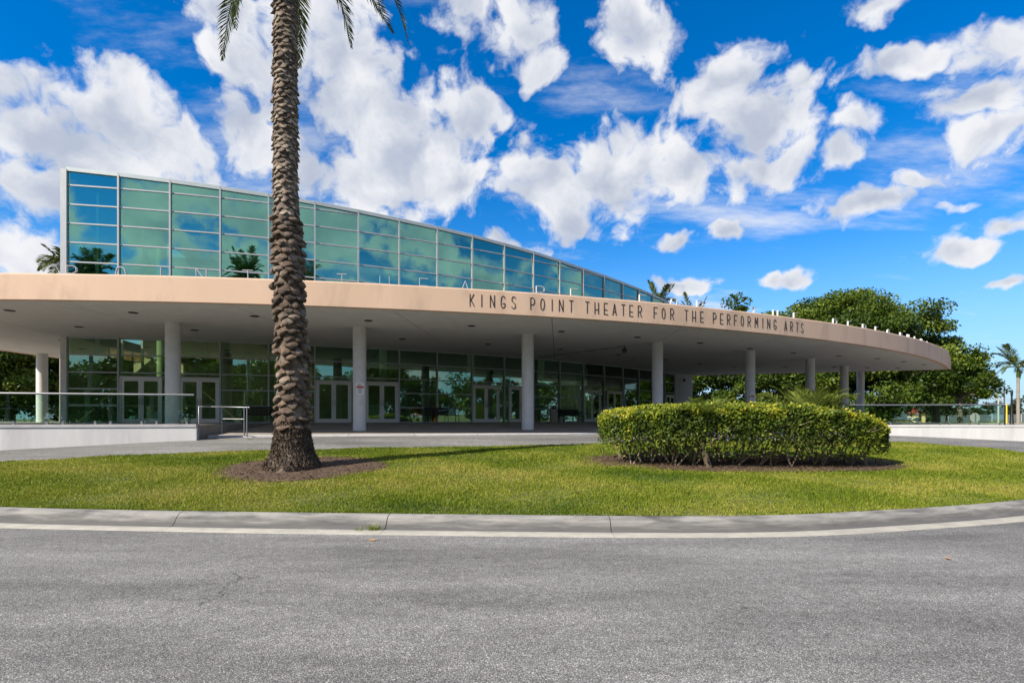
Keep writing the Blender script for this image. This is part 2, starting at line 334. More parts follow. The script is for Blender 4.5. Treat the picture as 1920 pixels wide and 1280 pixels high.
mat('wood_brown', (0.11, 0.055, 0.03), 0.6, (0.08, 0.04, 0.02), 3)
mat('orange', (0.62, 0.17, 0.02), 0.6)
mat('paper', (0.72, 0.78, 0.70), 0.8)
mat('sign_white', (0.75, 0.75, 0.74), 0.5)
mat('sign_red', (0.45, 0.05, 0.04), 0.5)
mat('sign_grey', (0.40, 0.41, 0.41), 0.5)
mat('sign_blue', (0.06, 0.10, 0.2), 0.5)
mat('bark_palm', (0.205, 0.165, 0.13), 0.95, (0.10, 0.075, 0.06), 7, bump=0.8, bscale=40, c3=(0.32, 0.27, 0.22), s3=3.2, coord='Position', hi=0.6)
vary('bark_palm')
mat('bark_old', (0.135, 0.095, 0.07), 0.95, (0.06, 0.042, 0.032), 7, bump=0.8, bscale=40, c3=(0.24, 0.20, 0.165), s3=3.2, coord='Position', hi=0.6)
vary('bark_old')
mat('bark_base', (0.055, 0.042, 0.032), 0.98, (0.12, 0.09, 0.065), 16, bump=1.0, bscale=50)
mat('bark', (0.12, 0.10, 0.08), 0.95, (0.20, 0.175, 0.14), 7, bump=0.6, bscale=24)
mat('twig', (0.20, 0.155, 0.11), 0.9, (0.28, 0.23, 0.17), 8)
mat('palm_smooth', (0.27, 0.25, 0.22), 0.9, (0.18, 0.165, 0.145), 5, bump=0.4)
mat('yellow_house', (0.68, 0.50, 0.22), 0.9); mat('red_roof', (0.42, 0.05, 0.035), 0.8); mat('white_paint', (0.75, 0.75, 0.75), 0.7)
mat('windscreen', (0.10, 0.13, 0.15), 0.9); mat('yellow_paint', (0.70, 0.48, 0.03), 0.6); mat('pole_concrete', (0.38, 0.37, 0.34), 0.9); mat('pole_wood', (0.10, 0.08, 0.075), 0.9)
mat('blue_plastic', (0.03, 0.14, 0.42), 0.6); mat('dead_leaf', (0.36, 0.20, 0.09), 0.8)
leafmat('leaf_tree', [(0.0, (0.016, 0.034, 0.006)), (0.5, (0.06, 0.11, 0.013)), (1.0, (0.19, 0.25, 0.028))], 0.35, nscale=0.25)
leafmat('leaf_tree_far', [(0.0, (0.02, 0.035, 0.012)), (1.0, (0.06, 0.085, 0.03))], 0.25)
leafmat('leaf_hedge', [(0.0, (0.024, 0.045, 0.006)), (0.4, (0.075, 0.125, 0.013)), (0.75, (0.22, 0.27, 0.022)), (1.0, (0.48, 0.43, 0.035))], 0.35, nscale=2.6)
leafmat('leaf_palm', [(0.0, (0.022, 0.040, 0.010)), (0.6, (0.07, 0.10, 0.02)), (1.0, (0.16, 0.165, 0.04))], 0.3)
leafmat('leaf_bright', [(0.0, (0.06, 0.10, 0.015)), (1.0, (0.25, 0.30, 0.05))], 0.4)
leafmat('grass', [(0.0, (0.055, 0.11, 0.008)), (0.4, (0.15, 0.21, 0.016)), (0.7, (0.26, 0.295, 0.035)), (1.0, (0.40, 0.35, 0.10))], 0.4, nscale=0.55, spec=0.15)
glassmat('glass_wall', (0.50, 0.78, 0.66), (0.34, 0.68, 0.58), 0.46, ripple=0.03)
glassmat('glass_low', (0.76, 0.87, 0.72), (0.62, 0.88, 0.74), 0.17, ripple=0.03)
glassmat('glass_rail', (0.80, 0.92, 0.86), (0.9, 1.0, 0.95), 0.10)
M = MATS

# ------------------------------------------------------------------ terrain
TP = np.array([(0,-30,0),(-30,-30,0),(30,-30,0),(0,0,0),(-12,0,0),(12,0,0),(-30,2,0),(30,2,0),(-7.5,7.8,0),(-2.4,7.4,0),(2.3,7.25,0),(4.8,7.55,0),(8.2,8.5,0.01),(13.5,11.5,.12),
 (-12.5,13,.34),(-9.7,14.7,.44),(-3.4,16,.52),(.7,17,.53),(14.8,21,.52),(15.4,15.5,.36),(-17,17.8,.56),(-11.3,19.2,.84),(-5,20.6,.89),(2,22.3,.88),(9,25.4,.84),(19.7,28,.74),(26.3,27.4,.45),
 (-30,17,.2),(-45,16,.1),(40,26,.1),(55,24,.05),(-45,34,.2),(0,36,.9),(20,36,.7),(50,40,.05),(-20,30,.7)], float)
def tps_fit(P):
    n = len(P); d = np.hypot(P[:, None, 0]-P[None, :, 0], P[:, None, 1]-P[None, :, 1]); K = np.where(d > 0, d*d*np.log(d+1e-9), 0)+np.eye(n)*0.8
    A = np.zeros((n+3, n+3)); A[:n, :n] = K; A[:n, n] = 1; A[:n, n+1:] = P[:, :2]; A[n, :n] = 1; A[n+1:, :n] = P[:, :2].T
    return np.linalg.solve(A, np.r_[P[:, 2], 0, 0, 0])
TW = tps_fit(TP)
def zroad(x, y):
    x = np.asarray(x, float); y = np.asarray(y, float); d = np.hypot(x[..., None]-TP[:, 0], y[..., None]-TP[:, 1])
    z = (np.where(d > 0, d*d*np.log(d+1e-9), 0)*TW[:-3]).sum(-1)+TW[-3]+TW[-2]*x+TW[-1]*y
    return np.maximum(z, 0.0)
def zr(x, y): return float(zroad(np.array([x]), np.array([y]))[0])
# far ground sheet
g = MB(); S = 3000
g.add([(-S, -S, -0.12), (S, -S, -0.12), (S, S, -0.12), (-S, S, -0.12)], [(0, 1, 2, 3)])
setp(g.build('ground', M['field']), 'flat green ground reaching to the horizon', 'ground', kind='structure')
# asphalt drive
xs = np.linspace(-60, 62, 184); ys = np.linspace(-6.5, 34, 82); GX, GY = np.meshgrid(xs, ys); GZ = zroad(GX, GY)
nx, ny = len(xs), len(ys); idx = np.arange(nx*ny).reshape(ny, nx)
F = np.stack([idx[:-1, :-1], idx[:-1, 1:], idx[1:, 1:], idx[1:, :-1]], -1).reshape(-1, 4)
o = link('road', npmesh('road', np.stack([GX, GY, GZ], -1), F, True), None, M['asphalt'])
setp(o, 'worn grey asphalt driveway looping round the grass island', 'road', kind='structure')

# ------------------------------------------------------------------ island outline
IS = [(-17.6, 10.2), (-14, 9.25), (-8.33, 8.68), (-2.6, 8.19), (2.55, 7.97), (5.36, 8.38), (9.28, 9.67), (12.7, 12.0), (15.0, 15.3), (15.6, 18.6), (14.3, 20.7), (10, 20.0), (4.5, 18.4), (.7, 17.0), (-3.4, 16), (-9.0, 14.7), (-12.8, 12.9), (-16.2, 11.3)]
def catmull(P, n, closed=True):
    out = []; m = len(P); P = [Vector(p) for p in P]
    for i in range(m if closed else m-1):
        if closed: a, b, c, d = P[i-1], P[i], P[(i+1) % m], P[(i+2) % m]
        else: a, b, c, d = P[max(i-1, 0)], P[i], P[i+1], P[min(i+2, m-1)]
        for k in range(n):
            t = k/n; out.append(0.5*((2*b)+(c-a)*t+(2*a-5*b+4*c-d)*t*t+(3*b-a-3*c+d)*t**3))
    return out
isl = catmull(IS, 12)
# resample evenly
def resample(pts, step, closed=True):
    P = np.array([tuple(p)[:2] for p in pts]+([tuple(pts[0])[:2]] if closed else [])); s = np.r_[0, np.cumsum(np.hypot(*np.diff(P, axis=0).T))]
    n = int(round(s[-1]/step)); u = np.linspace(0, s[-1], n+1)
    return np.c_[np.interp(u, s, P[:, 0]), np.interp(u, s, P[:, 1])][:-1 if closed else None]
IP = resample(isl, 0.2); nI = len(IP)
_t = np.roll(IP, -1, 0)-np.roll(IP, 1, 0); _t /= np.linalg.norm(_t, axis=1)[:, None]; IP = IP+np.c_[_t[:, 1], -_t[:, 0]]*0.2
tan = np.roll(IP, -1, 0)-np.roll(IP, 1, 0); tan /= np.linalg.norm(tan, axis=1)[:, None]; nor = np.c_[tan[:, 1], -tan[:, 0]]   # outward (counter-clockwise outline)
def inside(x, y, poly=IP):
    x = np.asarray(x); y = np.asarray(y); r = np.zeros(x.shape, bool); n = len(poly); j = n-1
    for i in range(n):
        xi, yi = poly[i]; xj, yj = poly[j]
        c = ((yi > y) != (yj > y)) & (x < (xj-xi)*(y-yi)/(yj-yi+1e-12)+xi); r ^= c; j = i
    return r
def edge_dist(x, y):
    d = np.full(x.shape, 1e9)
    for i in range(0, nI, 2): d = np.minimum(d, np.hypot(x-IP[i, 0], y-IP[i, 1]))
    return d
KH = 0.18
def zisl(x, y, e=None):
    x = np.asarray(x, float); y = np.asarray(y, float)
    if e is None: e = edge_dist(x, y)
    return zroad(x, y)+KH-0.015+0.10*np.clip(e/2.5, 0, 1)**0.8
def zi(x, y): return float(zisl(np.array([x]), np.array([y]))[0])
# lawn sheet: rings from the outline to inside, on a grid
st = 0.25; gx = np.arange(-18, 16.3, st); gy = np.arange(7.6, 21.4, st); AX, AY = np.meshgrid(gx, gy); ins = inside(AX, AY); ED = edge_dist(AX, AY)
cent = np.array([-0.5, 13.2])
V = []; idm = -np.ones(AX.shape, int)
ok = ins & (ED > 0.12)
k = 0
ZZ = zisl(AX, AY, ED)
for j in range(AX.shape[0]):
    for i in range(AX.shape[1]):
        if ok[j, i]: idm[j, i] = k; V.append((AX[j, i], AY[j, i], ZZ[j, i])); k += 1
import bmesh
bm = bmesh.new()
bv = [bm.verts.new(v) for v in V]
for j in range(AX.shape[0]-1):
    for i in range(AX.shape[1]-1):
        q = [idm[j, i], idm[j, i+1], idm[j+1, i+1], idm[j+1, i]]
        if min(q) >= 0: bm.faces.new([bv[a] for a in q])
rim = [bm.verts.new((IP[i, 0]+nor[i, 0]*0.02, IP[i, 1]+nor[i, 1]*0.02, float(zisl(IP[i:i+1, 0], IP[i:i+1, 1], np.array([0.0]))[0]))) for i in range(nI)]
for i in range(nI): bm.edges.new((rim[i], rim[(i+1) % nI]))
bd = [e for e in bm.edges if len(e.link_faces) <= 1]
bmesh.ops.triangle_fill(bm, edges=bd, use_beauty=True, use_dissolve=False)
bmesh.ops.recalc_face_normals(bm, faces=bm.faces)
me = bpy.data.meshes.new('lawn'); bm.to_mesh(me); bm.free()
if sum(p.normal.z for p in me.polygons) < 0: me.flip_normals()
setp(link('lawn', me, None, M['soil_grass']), 'mounded soil of the traffic island under the grass', 'lawn', kind='structure')
# kerb pieces with rolled profile and a gutter strip
PROF = [(0.0, KH-0.10), (0.0, KH-0.006), (0.03, KH+0.004), (0.10, KH), (0.15, KH-0.018), (0.19, KH-0.05), (0.225, KH-0.095), (0.25, 0.045), (0.285, 0.018), (0.33, 0.010), (0.33, -0.08)]
GUT = [(0.33, 0.009), (0.59, 0.006), (0.605, -0.05)]
kerb = empty('kerb', (0, 0, 0), 'rolled concrete kerb and gutter round the grass island', 'kerb', kind='structure')
def sweep(i0, i1, prof, cut0, cut1):
    vs_ = []; n = len(prof); cnt = 0
    for i in range(i0, i1+1):
        p = IP[i % nI].copy(); q = nor[i % nI]; t = tan[i % nI]
        if i == i0: p = p+t*cut0
        if i == i1: p = p-t*cut1
        for (a, z) in prof:
            X, Y = p+q*a; vs_.append((X, Y, z))
        cnt += 1
    Vn = np.array(vs_); Vn[:, 2] += zroad(Vn[:, 0], Vn[:, 1])
    fs = [(i*n+k, (i+1)*n+k, (i+1)*n+k+1, i*n+k+1) for i in range(cnt-1) for k in range(n-1)]
    b = MB(); b.add(Vn, fs, True); b.add(Vn[:n], [tuple(range(n))]); b.add(Vn[-n:], [tuple(range(n))[::-1]])
    return b
seg = 16
marks = list(range(0, nI, seg))
if nI-marks[-1] < seg//2: marks.pop()
for a, bq in zip(marks, marks[1:]+[nI]):
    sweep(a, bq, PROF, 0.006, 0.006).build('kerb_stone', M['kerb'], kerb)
    sweep(a, bq, GUT, 0.003, 0.003).build('gutter_strip', M['gutter'], kerb)

# ------------------------------------------------------------------ theatre geometry
T = 4.0; ZS = EYE+T                                   # soffit height
FC = np.array([-19.18, 89.01]); FR = 71.27            # canopy front edge
CC = np.array([-19.186, 84.863]); CR = 62.81          # column ring
GC = np.array([-30.9, 82.25]); GR = 57.01; A0 = -80.7; DA = 2.29; NB = 19   # glass wall
ZF = 1.38                                             # lobby floor
def arc(c, r, deg): return np.array([c[0]+r*math.cos(R(deg)), c[1]+r*math.sin(R(deg))])
nodes = [arc(GC, GR, A0+DA*k) for k in range(NB+1)]
theater = empty('theater_building', (0, 0, 0), 'theater with curved green glass front and long curved tan entrance canopy', 'theater')
# plaza floor and terraces
def zplaza(x, y):
    r = math.hypot(x-CC[0], y-CC[1])
    return float(np.interp(r, [57.5, 62.8, 65.4], [ZF, 1.10, 0.975]))
ter = empty('terrace', (0, 0, 0), 'raised concrete entrance plaza and terraces below the canopy', 'terrace', kind='structure')
KR = 65.4
angs = np.linspace(-83.2, -58.5, 34)
# plaza slabs, one per scored field
def ring_slab(a0, a1, r0, r1, gap=0.008):
    b = MB(); n = 4; vs_ = []
    for i in range(n+1):
        a = a0+(a1-a0)*i/n
        for j in range(4):
            r = r0+gap+(r1-r0-2*gap)*j/3
            p = arc(CC, r, a+(gap*57.3/r if i == 0 else -gap*57.3/r if i == n else 0)); vs_.append((p[0], p[1], zplaza(*p)))
    tops = len(vs_); vs_ += [(v[0], v[1], v[2]-0.25) for v in vs_]
    fs = []
    for i in range(n):
        for j in range(3): fs.append((i*4+j, i*4+j+1, (i+1)*4+j+1, (i+1)*4+j))
    for i in range(n):
        fs.append((i*4+3, tops+i*4+3, tops+(i+1)*4+3, (i+1)*4+3)); fs.append((i*4, (i+1)*4, tops+(i+1)*4, tops+i*4))
    for j in range(3):
        fs.append((j, tops+j, tops+j+1, j+1)); fs.append((n*4+j, n*4+j+1, tops+n*4+j+1, tops+n*4+j))
    b.add(vs_, fs); return b
na = 11
for i in range(na):
    a0 = -83.2+24.7*i/na; a1 = -83.2+24.7*(i+1)/na
    for r0, r1 in ((56.2, 59.2), (59.2, 62.2), (62.2, 65.0)):
        ring_slab(a0, a1, r0, r1).build('floor_slab', M['plaza'], ter)
    # low kerb in front
    b = MB(); vs_ = []; n = 5
    for q in range(n):
        a = a0+(a1-a0)*q/(n-1)
        for (r, dz) in ((65.0, -0.3), (65.0, -0.002), (65.22, -0.006), (65.28, -0.03), (65.30, -0.3)):
            p = arc(CC, r, a+(0.006 if q == 0 else -0.006 if q == n-1 else 0)); vs_.append((p[0], p[1], zplaza(*arc(CC, min(r, 65.2), a))+dz))
    b.add(vs_, [(q*5+k, (q+1)*5+k, (q+1)*5+k+1, q*5+k+1) for q in range(n-1) for k in range(4)]+[(0, 1, 2, 3, 4), tuple(range((n-1)*5, n*5))[::-1]])
    b.build('kerb_stone', M['slab_edge'], ter)
# flat terraces left and right, and the floor behind
pL = [arc(CC, KR-0.1, -83.25), (-11.5, 19.3), (-17.0, 17.95), (-24, 16.6), (-46, 14), (-46, 64), (-12, 64), arc(CC, 56.2, -83.25)]
b = MB(); b.prism([tuple(p) for p in pL], 0.0, ZF+0.004); b.build('terrace_floor', M['plaza'], ter)
pR = [arc(CC, KR-0.1, -58.45), (13.6, 28.35), (19.7, 28.2), (26.5, 27.6), (34, 26.2), (40, 26.5), (40, 58), (14, 58), arc(CC, 56.2, -58.45)]
b = MB(); b.prism([tuple(p) for p in pR], 0.0, 1.26); b.build('terrace_floor', M['plaza'], ter)
b = MB(); b.prism([tuple(arc(CC, 56.2, a)) for a in np.linspace(-83.2, -58.5, 16)]+[(13, 60), (-13, 60)], 0.8, ZF+0.002); b.build('lobby_floor', M['interior_floor'], theater)

# columns
COLS = [-85.4, -78.5, -71.5, -64.7, -58.0, -51.4, -45.1, -39.0]
def column(x, y, z0):
    b = MB(); b.lathe([(0.29, z0-0.05), (0.29, z0+0.02), (0.285, z0+0.03), (0.285, ZS+0.05)], 32, (x, y, 0))
    return b.build('column', M['column_paint'], theater)
colpos = []
for k, a in enumerate(COLS):
    p = arc(CC, CR, a); z0 = zplaza(*p) if -83.2 < a < -58.5 else (ZF if a < -80 else 1.26)
    colpos.append((p[0], p[1], z0)); column(p[0], p[1], z0)
column(-28.9, 32.8, ZF)
# canopy fascia (curved band with coping)
AL, AR = -98.6, -40.1
fa = np.linspace(AL, AR, 118)
def fasz(a): return float(np.interp(a, [-98, -62, -54, -46, -40.1], [0.86, 0.88, 0.95, 1.08, 1.36]))
b = MB(); vs_ = []; pr = 6
for a in fa:
    h = fasz(a)
    for (r, z) in ((FR-0.28, ZS+0.03), (FR-0.28, ZS-0.015), (FR, ZS-0.015), (FR, ZS+h-0.05), (FR-0.02, ZS+h), (FR-0.30, ZS+h)):
        p = arc(FC, r, a); vs_.append((p[0], p[1], z))
for k in range(pr-1):
    strip = [vs_[i*pr+k+j] for i in range(len(fa)) for j in (0, 1)]
    b.add(strip, [(2*i, 2*i+1, 2*i+3, 2*i+2) for i in range(len(fa)-1)], True)
fas = b.build('fascia', M['stucco_tan'], theater)
tip = arc(FC, FR, AR); left = arc(FC, FR, AL)
# back edges of the canopy: right straight edge and left side edge
b = MB()
h1 = fasz(AR)
BE = np.array([16.4, 49.4])
def wallbox(b, p, q, z0, z1, th):
    p = Vector((p[0], p[1], 0)); q = Vector((q[0], q[1], 0)); u = (q-p).normalized(); v = Vector((-u.y, u.x, 0))
    b.add([p, q, q+v*th, p+v*th, p, q, q+v*th, p+v*th], [])
    n = len(b.v)-8
    for i in range(4):
        x = b.v[n+i]; b.v[n+i] = (x[0], x[1], z0); x = b.v[n+4+i]; b.v[n+4+i] = (x[0], x[1], z1)
    for f in [(3, 2, 1, 0), (4, 5, 6, 7), (0, 1, 5, 4), (1, 2, 6, 5), (2, 3, 7, 6), (3, 0, 4, 7)]: b.f.append(tuple(i+n for i in f)); b.sm.append(False)
wallbox(b, tip, BE, ZS-0.015, ZS+0.86, 0.3); b.build('back_fascia', M['stucco_tan'], theater)
b = MB(); wallbox(b, (-30.0, 50), left, ZS-0.015, ZS+0.86, 0.3); b.build('side_fascia', M['stucco_tan'], theater)
# soffit panels split along radial joints
JOIN = [-98.4, -94.5, -91.0, -87.0, -82.5, -78.0, -73.0, -68.0, -63.0, -58.0, -52.5, -47.0, -40.4]
def backpt(t):
    """inner edge of the soffit along the same parameter (0..1 left to right)"""
    P = [(-29.9, 50.0), (-24.5, 40.0), (-21.9, 26.4)]+[tuple(n_*1.0) for n_ in nodes[1:]]+[(16.4, 49.3), (25.7, 46.4), (34.9, 43.3)]
    A_ = [-98.4, -94.5, -91.0]+list(np.linspace(-89.6, -62.0, NB))+[-60, -52.5, -40.4]
    return np.array([np.interp(t, A_, [p[0] for p in P]), np.interp(t, A_, [p[1] for p in P])])
for a0, a1 in zip(JOIN, JOIN[1:]):
    b = MB(); n = 8; vs_ = []
    for i in range(n+1):
        a = a0+(a1-a0)*i/n; aa = a+(0.011 if i == 0 else -0.011 if i == n else 0)
        f = arc(FC, FR-0.28, aa); q = backpt(a); dv = f-backpt(aa)
        q = backpt(aa); q = q-(f-q)/np.linalg.norm(f-q)*0.15
        vs_ += [(f[0], f[1], ZS), (q[0], q[1], ZS), (f[0], f[1], ZS+0.04), (q[0], q[1], ZS+0.04)]
    fs = []
    for i in range(n):
        c, d = i*4, (i+1)*4
        fs += [(c, c+1, d+1, d), (c, d, d+2, c+2), (c+1, c+3, d+3, d+1)]
    fs += [(0, 2, 3, 1), (n*4, n*4+1, n*4+3, n*4+2)]
    b.add(vs_, fs); b.build('soffit_panel', M['soffit'], theater)
# canopy deck above the panels
b = MB(); poly = [tuple(arc(FC, FR-0.15, a)) for a in np.linspace(-98.4, -40.5, 60)]+[tuple(backpt(a)) for a in np.linspace(-40.5, -98.4, 60)]
n = len(poly)//2
vs_ = [(p[0], p[1], ZS+0.05) for p in poly]+[(p[0], p[1], ZS+0.62) for p in poly]; m2 = len(poly)
fs = []
for i in range(n-1):
    fs.append((i, m2-1-i, m2-2-i, i+1)); fs.append((m2+i, m2+i+1, 2*m2-2-i, 2*m2-1-i))
b.add(vs_, fs); b.build('canopy_deck', M['joint'], theater)
# recessed downlights, two arcs in step with the columns
def downlight(x, y):
    b = MB(); b.lathe([(0.0, -0.012), (0.125, -0.012), (0.13, -0.004)], 18); b.add([(0.13*math.cos(t), 0.13*math.sin(t), -0.004) for t in np.linspace(0, 2*math.pi, 18, endpoint=False)], [])
    b.lathe([(0.13, -0.02), (0.165, -0.02), (0.17, 0.0), (0.13, 0.0), (0.13, -0.02)], 18)
    return b.mesh('downlight')
dlm = downlight(0, 0)
for a in np.arange(-96, -43, 3.325):
    for fr in (0.22, 0.62):
        f = arc(FC, FR, a); q = backpt(a); p = f*(1-fr)+q*fr
        if min(math.hypot(p[0]-c[0], p[1]-c[1]) for c in colpos) < 0.6: continue
        link('downlight', dlm, theater, M['lamp_dark'], (p[0], p[1], ZS-0.002))

# ------------------------------------------------------------------ glass front
ROWS_L = [EYE+v for v in (-0.22, .65, 1.48, 2.29, 3.15, 4.0)]
ROWS_U = [EYE+v for v in (4.9, 5.79, 6.72, 7.65, 8.6, 9.53, 10.45, 11.38, 12.3)]
ROOF_A = [-80.7, -69, -64.5, -60, -55.3, -51, -46.4, -42, -37.2]; ROOF_Z = [12.22, 11.75, 11.50, 11.3, 11.02, 10.72, 10.5, 10.33, 10.15]
def zroof(k): return EYE+float(np.interp(A0+DA*k, ROOF_A, ROOF_Z))-0.12
DOORS = {1: (0, .84), 2: (.16, 1), 5: (0, .84), 6: (.16, 1), 9: (0, .84), 10: (.16, 1), 13: (0, .84), 14: (.16, 1), 17: (0, .84), 18: (.16, 1)}
def frame(k):
    p, q = nodes[k], nodes[k+1]; p = Vector((p[0], p[1], 0)); q = Vector((q[0], q[1], 0)); u = (q-p); L = u.length; u.normalize(); v = Vector((u.y, -u.x, 0))  # v = outward (towards the camera)
    return p, u, v, L
def pane(p, u, v, s0, s1, zl0, zl1, zr0, zr1, m, parent=theater, name='pane', th=0.012, tilt=0.0045):
    c = p+u*((s0+s1)/2); tl = random.uniform(-tilt, tilt); ty = random.uniform(-tilt, tilt)
    zc_ = (zl0+zl1+zr0+zr1)/4
    vs_ = []
    for off in (th/2, -th/2):
        for (s, z) in ((s0, zl0), (s1, zr0), (s1, zr1), (s0, zl1)):
            vs_.append(p+u*s+v*(off+tl*(z-zc_)+ty*(s-(s0+s1)/2))+Vector((0, 0, z)))
    b = MB(); b.add(vs_, [(0, 1, 2, 3), (7, 6, 5, 4), (0, 4, 5, 1), (1, 5, 6, 2), (2, 6, 7, 3), (3, 7, 4, 0)])
    return b.build(name, m, parent)
MW = 0.075
def door_pair(k, s0, s1):
    p, u, v, L = frame(k); a = s0*L+(MW/2 if s0 == 0 else 0); e = s1*L-(MW/2 if s1 == 1 else 0); z0 = ZF+0.01; z1 = EYE+2.08; mid = (a+e)/2
    # outer frame (one mesh) at the opening
    b = MB(); w = 0.07
    for s in (a+w/2, e-w/2): b.box(p+u*s+Vector((0, 0, (z0+z1)/2)), (w, 0.16, z1-z0), (u, v, Vector((0, 0, 1))))
    b.box(p+u*mid+Vector((0, 0, z1-w/2)), (e-a-2*w, 0.16, w), (u, v, Vector((0, 0, 1))))
    b.build('door_frame', M['door_alu'], theater)
    for (x0, x1, side) in ((a+w+0.006, mid-0.004, 1), (mid+0.004, e-w-0.006, -1)):
        d = MB(); st_ = 0.115; top = z1-w-0.008
        for s in (x0+st_/2, x1-st_/2): d.box(p+u*s+v*0.02+Vector((0, 0, (z0+top)/2)), (st_, 0.05, top-z0), (u, v, Vector((0, 0, 1))))
        d.box(p+u*((x0+x1)/2)+v*0.02+Vector((0, 0, top-0.06)), (x1-x0-2*st_, 0.05, 0.12), (u, v, Vector((0, 0, 1))))
        d.box(p+u*((x0+x1)/2)+v*0.02+Vector((0, 0, z0+0.11)), (x1-x0-2*st_, 0.05, 0.22), (u, v, Vector((0, 0, 1))))
        do = d.build('door_leaf', M['door_alu'], theater)
        pane(p+v*0.02, u, v, x0+st_, x1-st_, z0+0.22, top-0.12, z0+0.22, top-0.12, M['glass_low'], do, 'door_pane')
        hs = x1-st_/2 if side == 1 else x0+st_/2
        hb = MB(); q = p+u*hs+v*0.10
        hb.tube([q+v*(-0.05)+Vector((0, 0, ZF+0.95)), q+Vector((0, 0, ZF+0.95)), q+Vector((0, 0, ZF+1.25)), q+v*(-0.05)+Vector((0, 0, ZF+1.25))], 0.013, 8)
        hb.build('handle', M['steel'], do)
    return a, e
for k in range(NB):
    p, u, v, L = frame(k)
    Zv = Vector((0, 0, 1)); ax = (u, v, Zv)
    # lower storey
    dspan = DOORS.get(k)
    if dspan:
        a, e = door_pair(k, *dspan)
        rest = (e, L-MW/2) if dspan[0] == 0 else (MW/2, a)
        if rest[1]-rest[0] > 0.15:
            for z0, z1 in zip([ROWS_L[0], 2.45], [2.45, EYE+2.08]): pane(p, u, v, rest[0], rest[1], z0, z1, z0, z1, M['glass_low'])
            b = MB(); b.box(p+u*((rest[0]+rest[1])/2)+Zv*2.45, (rest[1]-rest[0], 0.11, 0.05), ax); b.build('transom', M['alu'], theater)
        b = MB(); b.box(p+u*(L/2)+Zv*(EYE+2.08+0.02), (L-MW, 0.13, 0.05), ax); b.build('transom', M['alu'], theater)
        pane(p, u, v, MW/2, L-MW/2, EYE+2.12, EYE+2.29, EYE+2.12, EYE+2.29, M['glass_low'])
        rows = ROWS_L[3:]
    else:
        rows = ROWS_L
        b = MB(); b.box(p+u*(L/2)+Zv*(ROWS_L[0]+0.02), (L-MW, 0.13, 0.07), ax); b.build('sill', M['alu'], theater)
    for z0, z1 in zip(rows, rows[1:]): pane(p, u, v, MW/2, L-MW/2, z0, z1, z0, z1, M['glass_low'])
    for z in rows[(0 if dspan else 1):-1]:
        b = MB(); b.box(p+u*(L/2)+Zv*z, (L-MW, 0.11, 0.055), ax); b.build('transom', M['alu'], theater)
    b = MB(); b.box(p+u*(L/2)+Zv*(ZS-0.03), (L-MW, 0.12, 0.08), ax); b.build('transom', M['alu'], theater)
    # upper storey up to the sloping roof
    za, zb = zroof(k), zroof(k+1)
    for z0, z1 in zip(ROWS_U, ROWS_U[1:]):
        if z0 > max(za, zb)-0.05: break
        l1 = min(z1, za); r1 = min(z1, zb)
        if l1-z0 < 0.02 or r1-z0 < 0.02:
            l1 = max(l1, z0+0.01); r1 = max(r1, z0+0.01)
        pane(p, u, v, MW/2, L-MW/2, z0, l1, z0, r1, M['glass_wall'])
        b = MB(); Lx = L-MW
        if z0 < min(za, zb)-0.03: b.box(p+u*(L/2)+Zv*z0, (Lx, 0.11, 0.065), ax); b.build('transom', M['alu'], theater)
    # roof coping with its own joint
    b = MB(); P0 = p+u*0.006+Zv*za; P1 = p+u*(L-0.006)+Zv*zb
    pts = []
    for P_ in (P0, P1):
        for (o_, z_) in ((0.10, -0.05), (0.10, 0.13), (0.07, 0.15), (-0.35, 0.17), (-0.35, -0.05)): pts.append(P_+v*o_+Zv*z_)
    b.add(pts, [(i, i+5, (i+1) % 5+5, (i+1) % 5) for i in range(5)]+[(0, 1, 2, 3, 4), (9, 8, 7, 6, 5)]); b.build('roof_coping', M['roof_metal'], theater)
for k in range(NB+1):
    p, u, v, L = frame(min(k, NB-1)); c = nodes[k]; c = Vector((c[0], c[1], 0))
    if 0 < k < NB:
        v2 = frame(k-1)[2]; v = (v+v2).normalized(); u = Vector((-v.y, v.x, 0))
    Zv = Vector((0, 0, 1)); w = MW if k else 0.26; off = 0 if k else -0.09
    b = MB(); b.box(c+u*off+v*0.02+Zv*((ZF+ZS)/2), (w, 0.20, ZS-ZF), (u, v, Zv)); b.build('mullion' if k else 'corner_post', M['alu'] if k else M['column_paint'], theater)
    z1 = zroof(k)+0.02
    b = MB(); b.box(c+u*off+v*0.02+Zv*((EYE+4.6+z1)/2), (w, 0.20, z1-EYE-4.6), (u, v, Zv)); b.build('mullion' if k else 'corner_post', M['alu'], theater)
# end pier, roof, lobby walls and columns
b = MB(); wallbox(b, nodes[NB]+np.array([0.03, 0.02]), (16.7, 49.35), 1.2, ZS+0.3, 0.35); b.build('end_wall', M['white_wall'], theater)
b = MB(); wallbox(b, (16.7, 49.35), (12.0, 58.0), 1.2, ZS+4, 0.35); b.build('side_wall', M['white_wall'], theater)
IN = [arc(GC, GR-9.0, a) for a in np.linspace(A0-1.0, A0+DA*NB+3, 24)]
b = MB()
for p, q in zip(IN, IN[1:]): wallbox(b, p, q, 1.0, 12.2, 0.3)
b.build('lobby_back_wall', M['interior_wall'], theater)
b = MB(); nn = NB+1
vs_ = []
for k in range(nn):
    o_ = arc(GC, GR-0.3, A0+DA*k); i_ = arc(GC, GR-16, A0+DA*k); vs_ += [(o_[0], o_[1], zroof(k)-0.02), (i_[0], i_[1], zroof(k)-0.4), (o_[0], o_[1], zroof(k)+0.12), (i_[0], i_[1], zroof(k)+0.15)]
fs = []
for k in range(nn-1): c, d = 4*k, 4*k+4; fs += [(c, c+1, d+1, d), (c+2, d+2, d+3, c+3), (c+1, c+3, d+3, d+1)]
b.add(vs_, fs); b.build('roof', M['roof_metal'], theater)
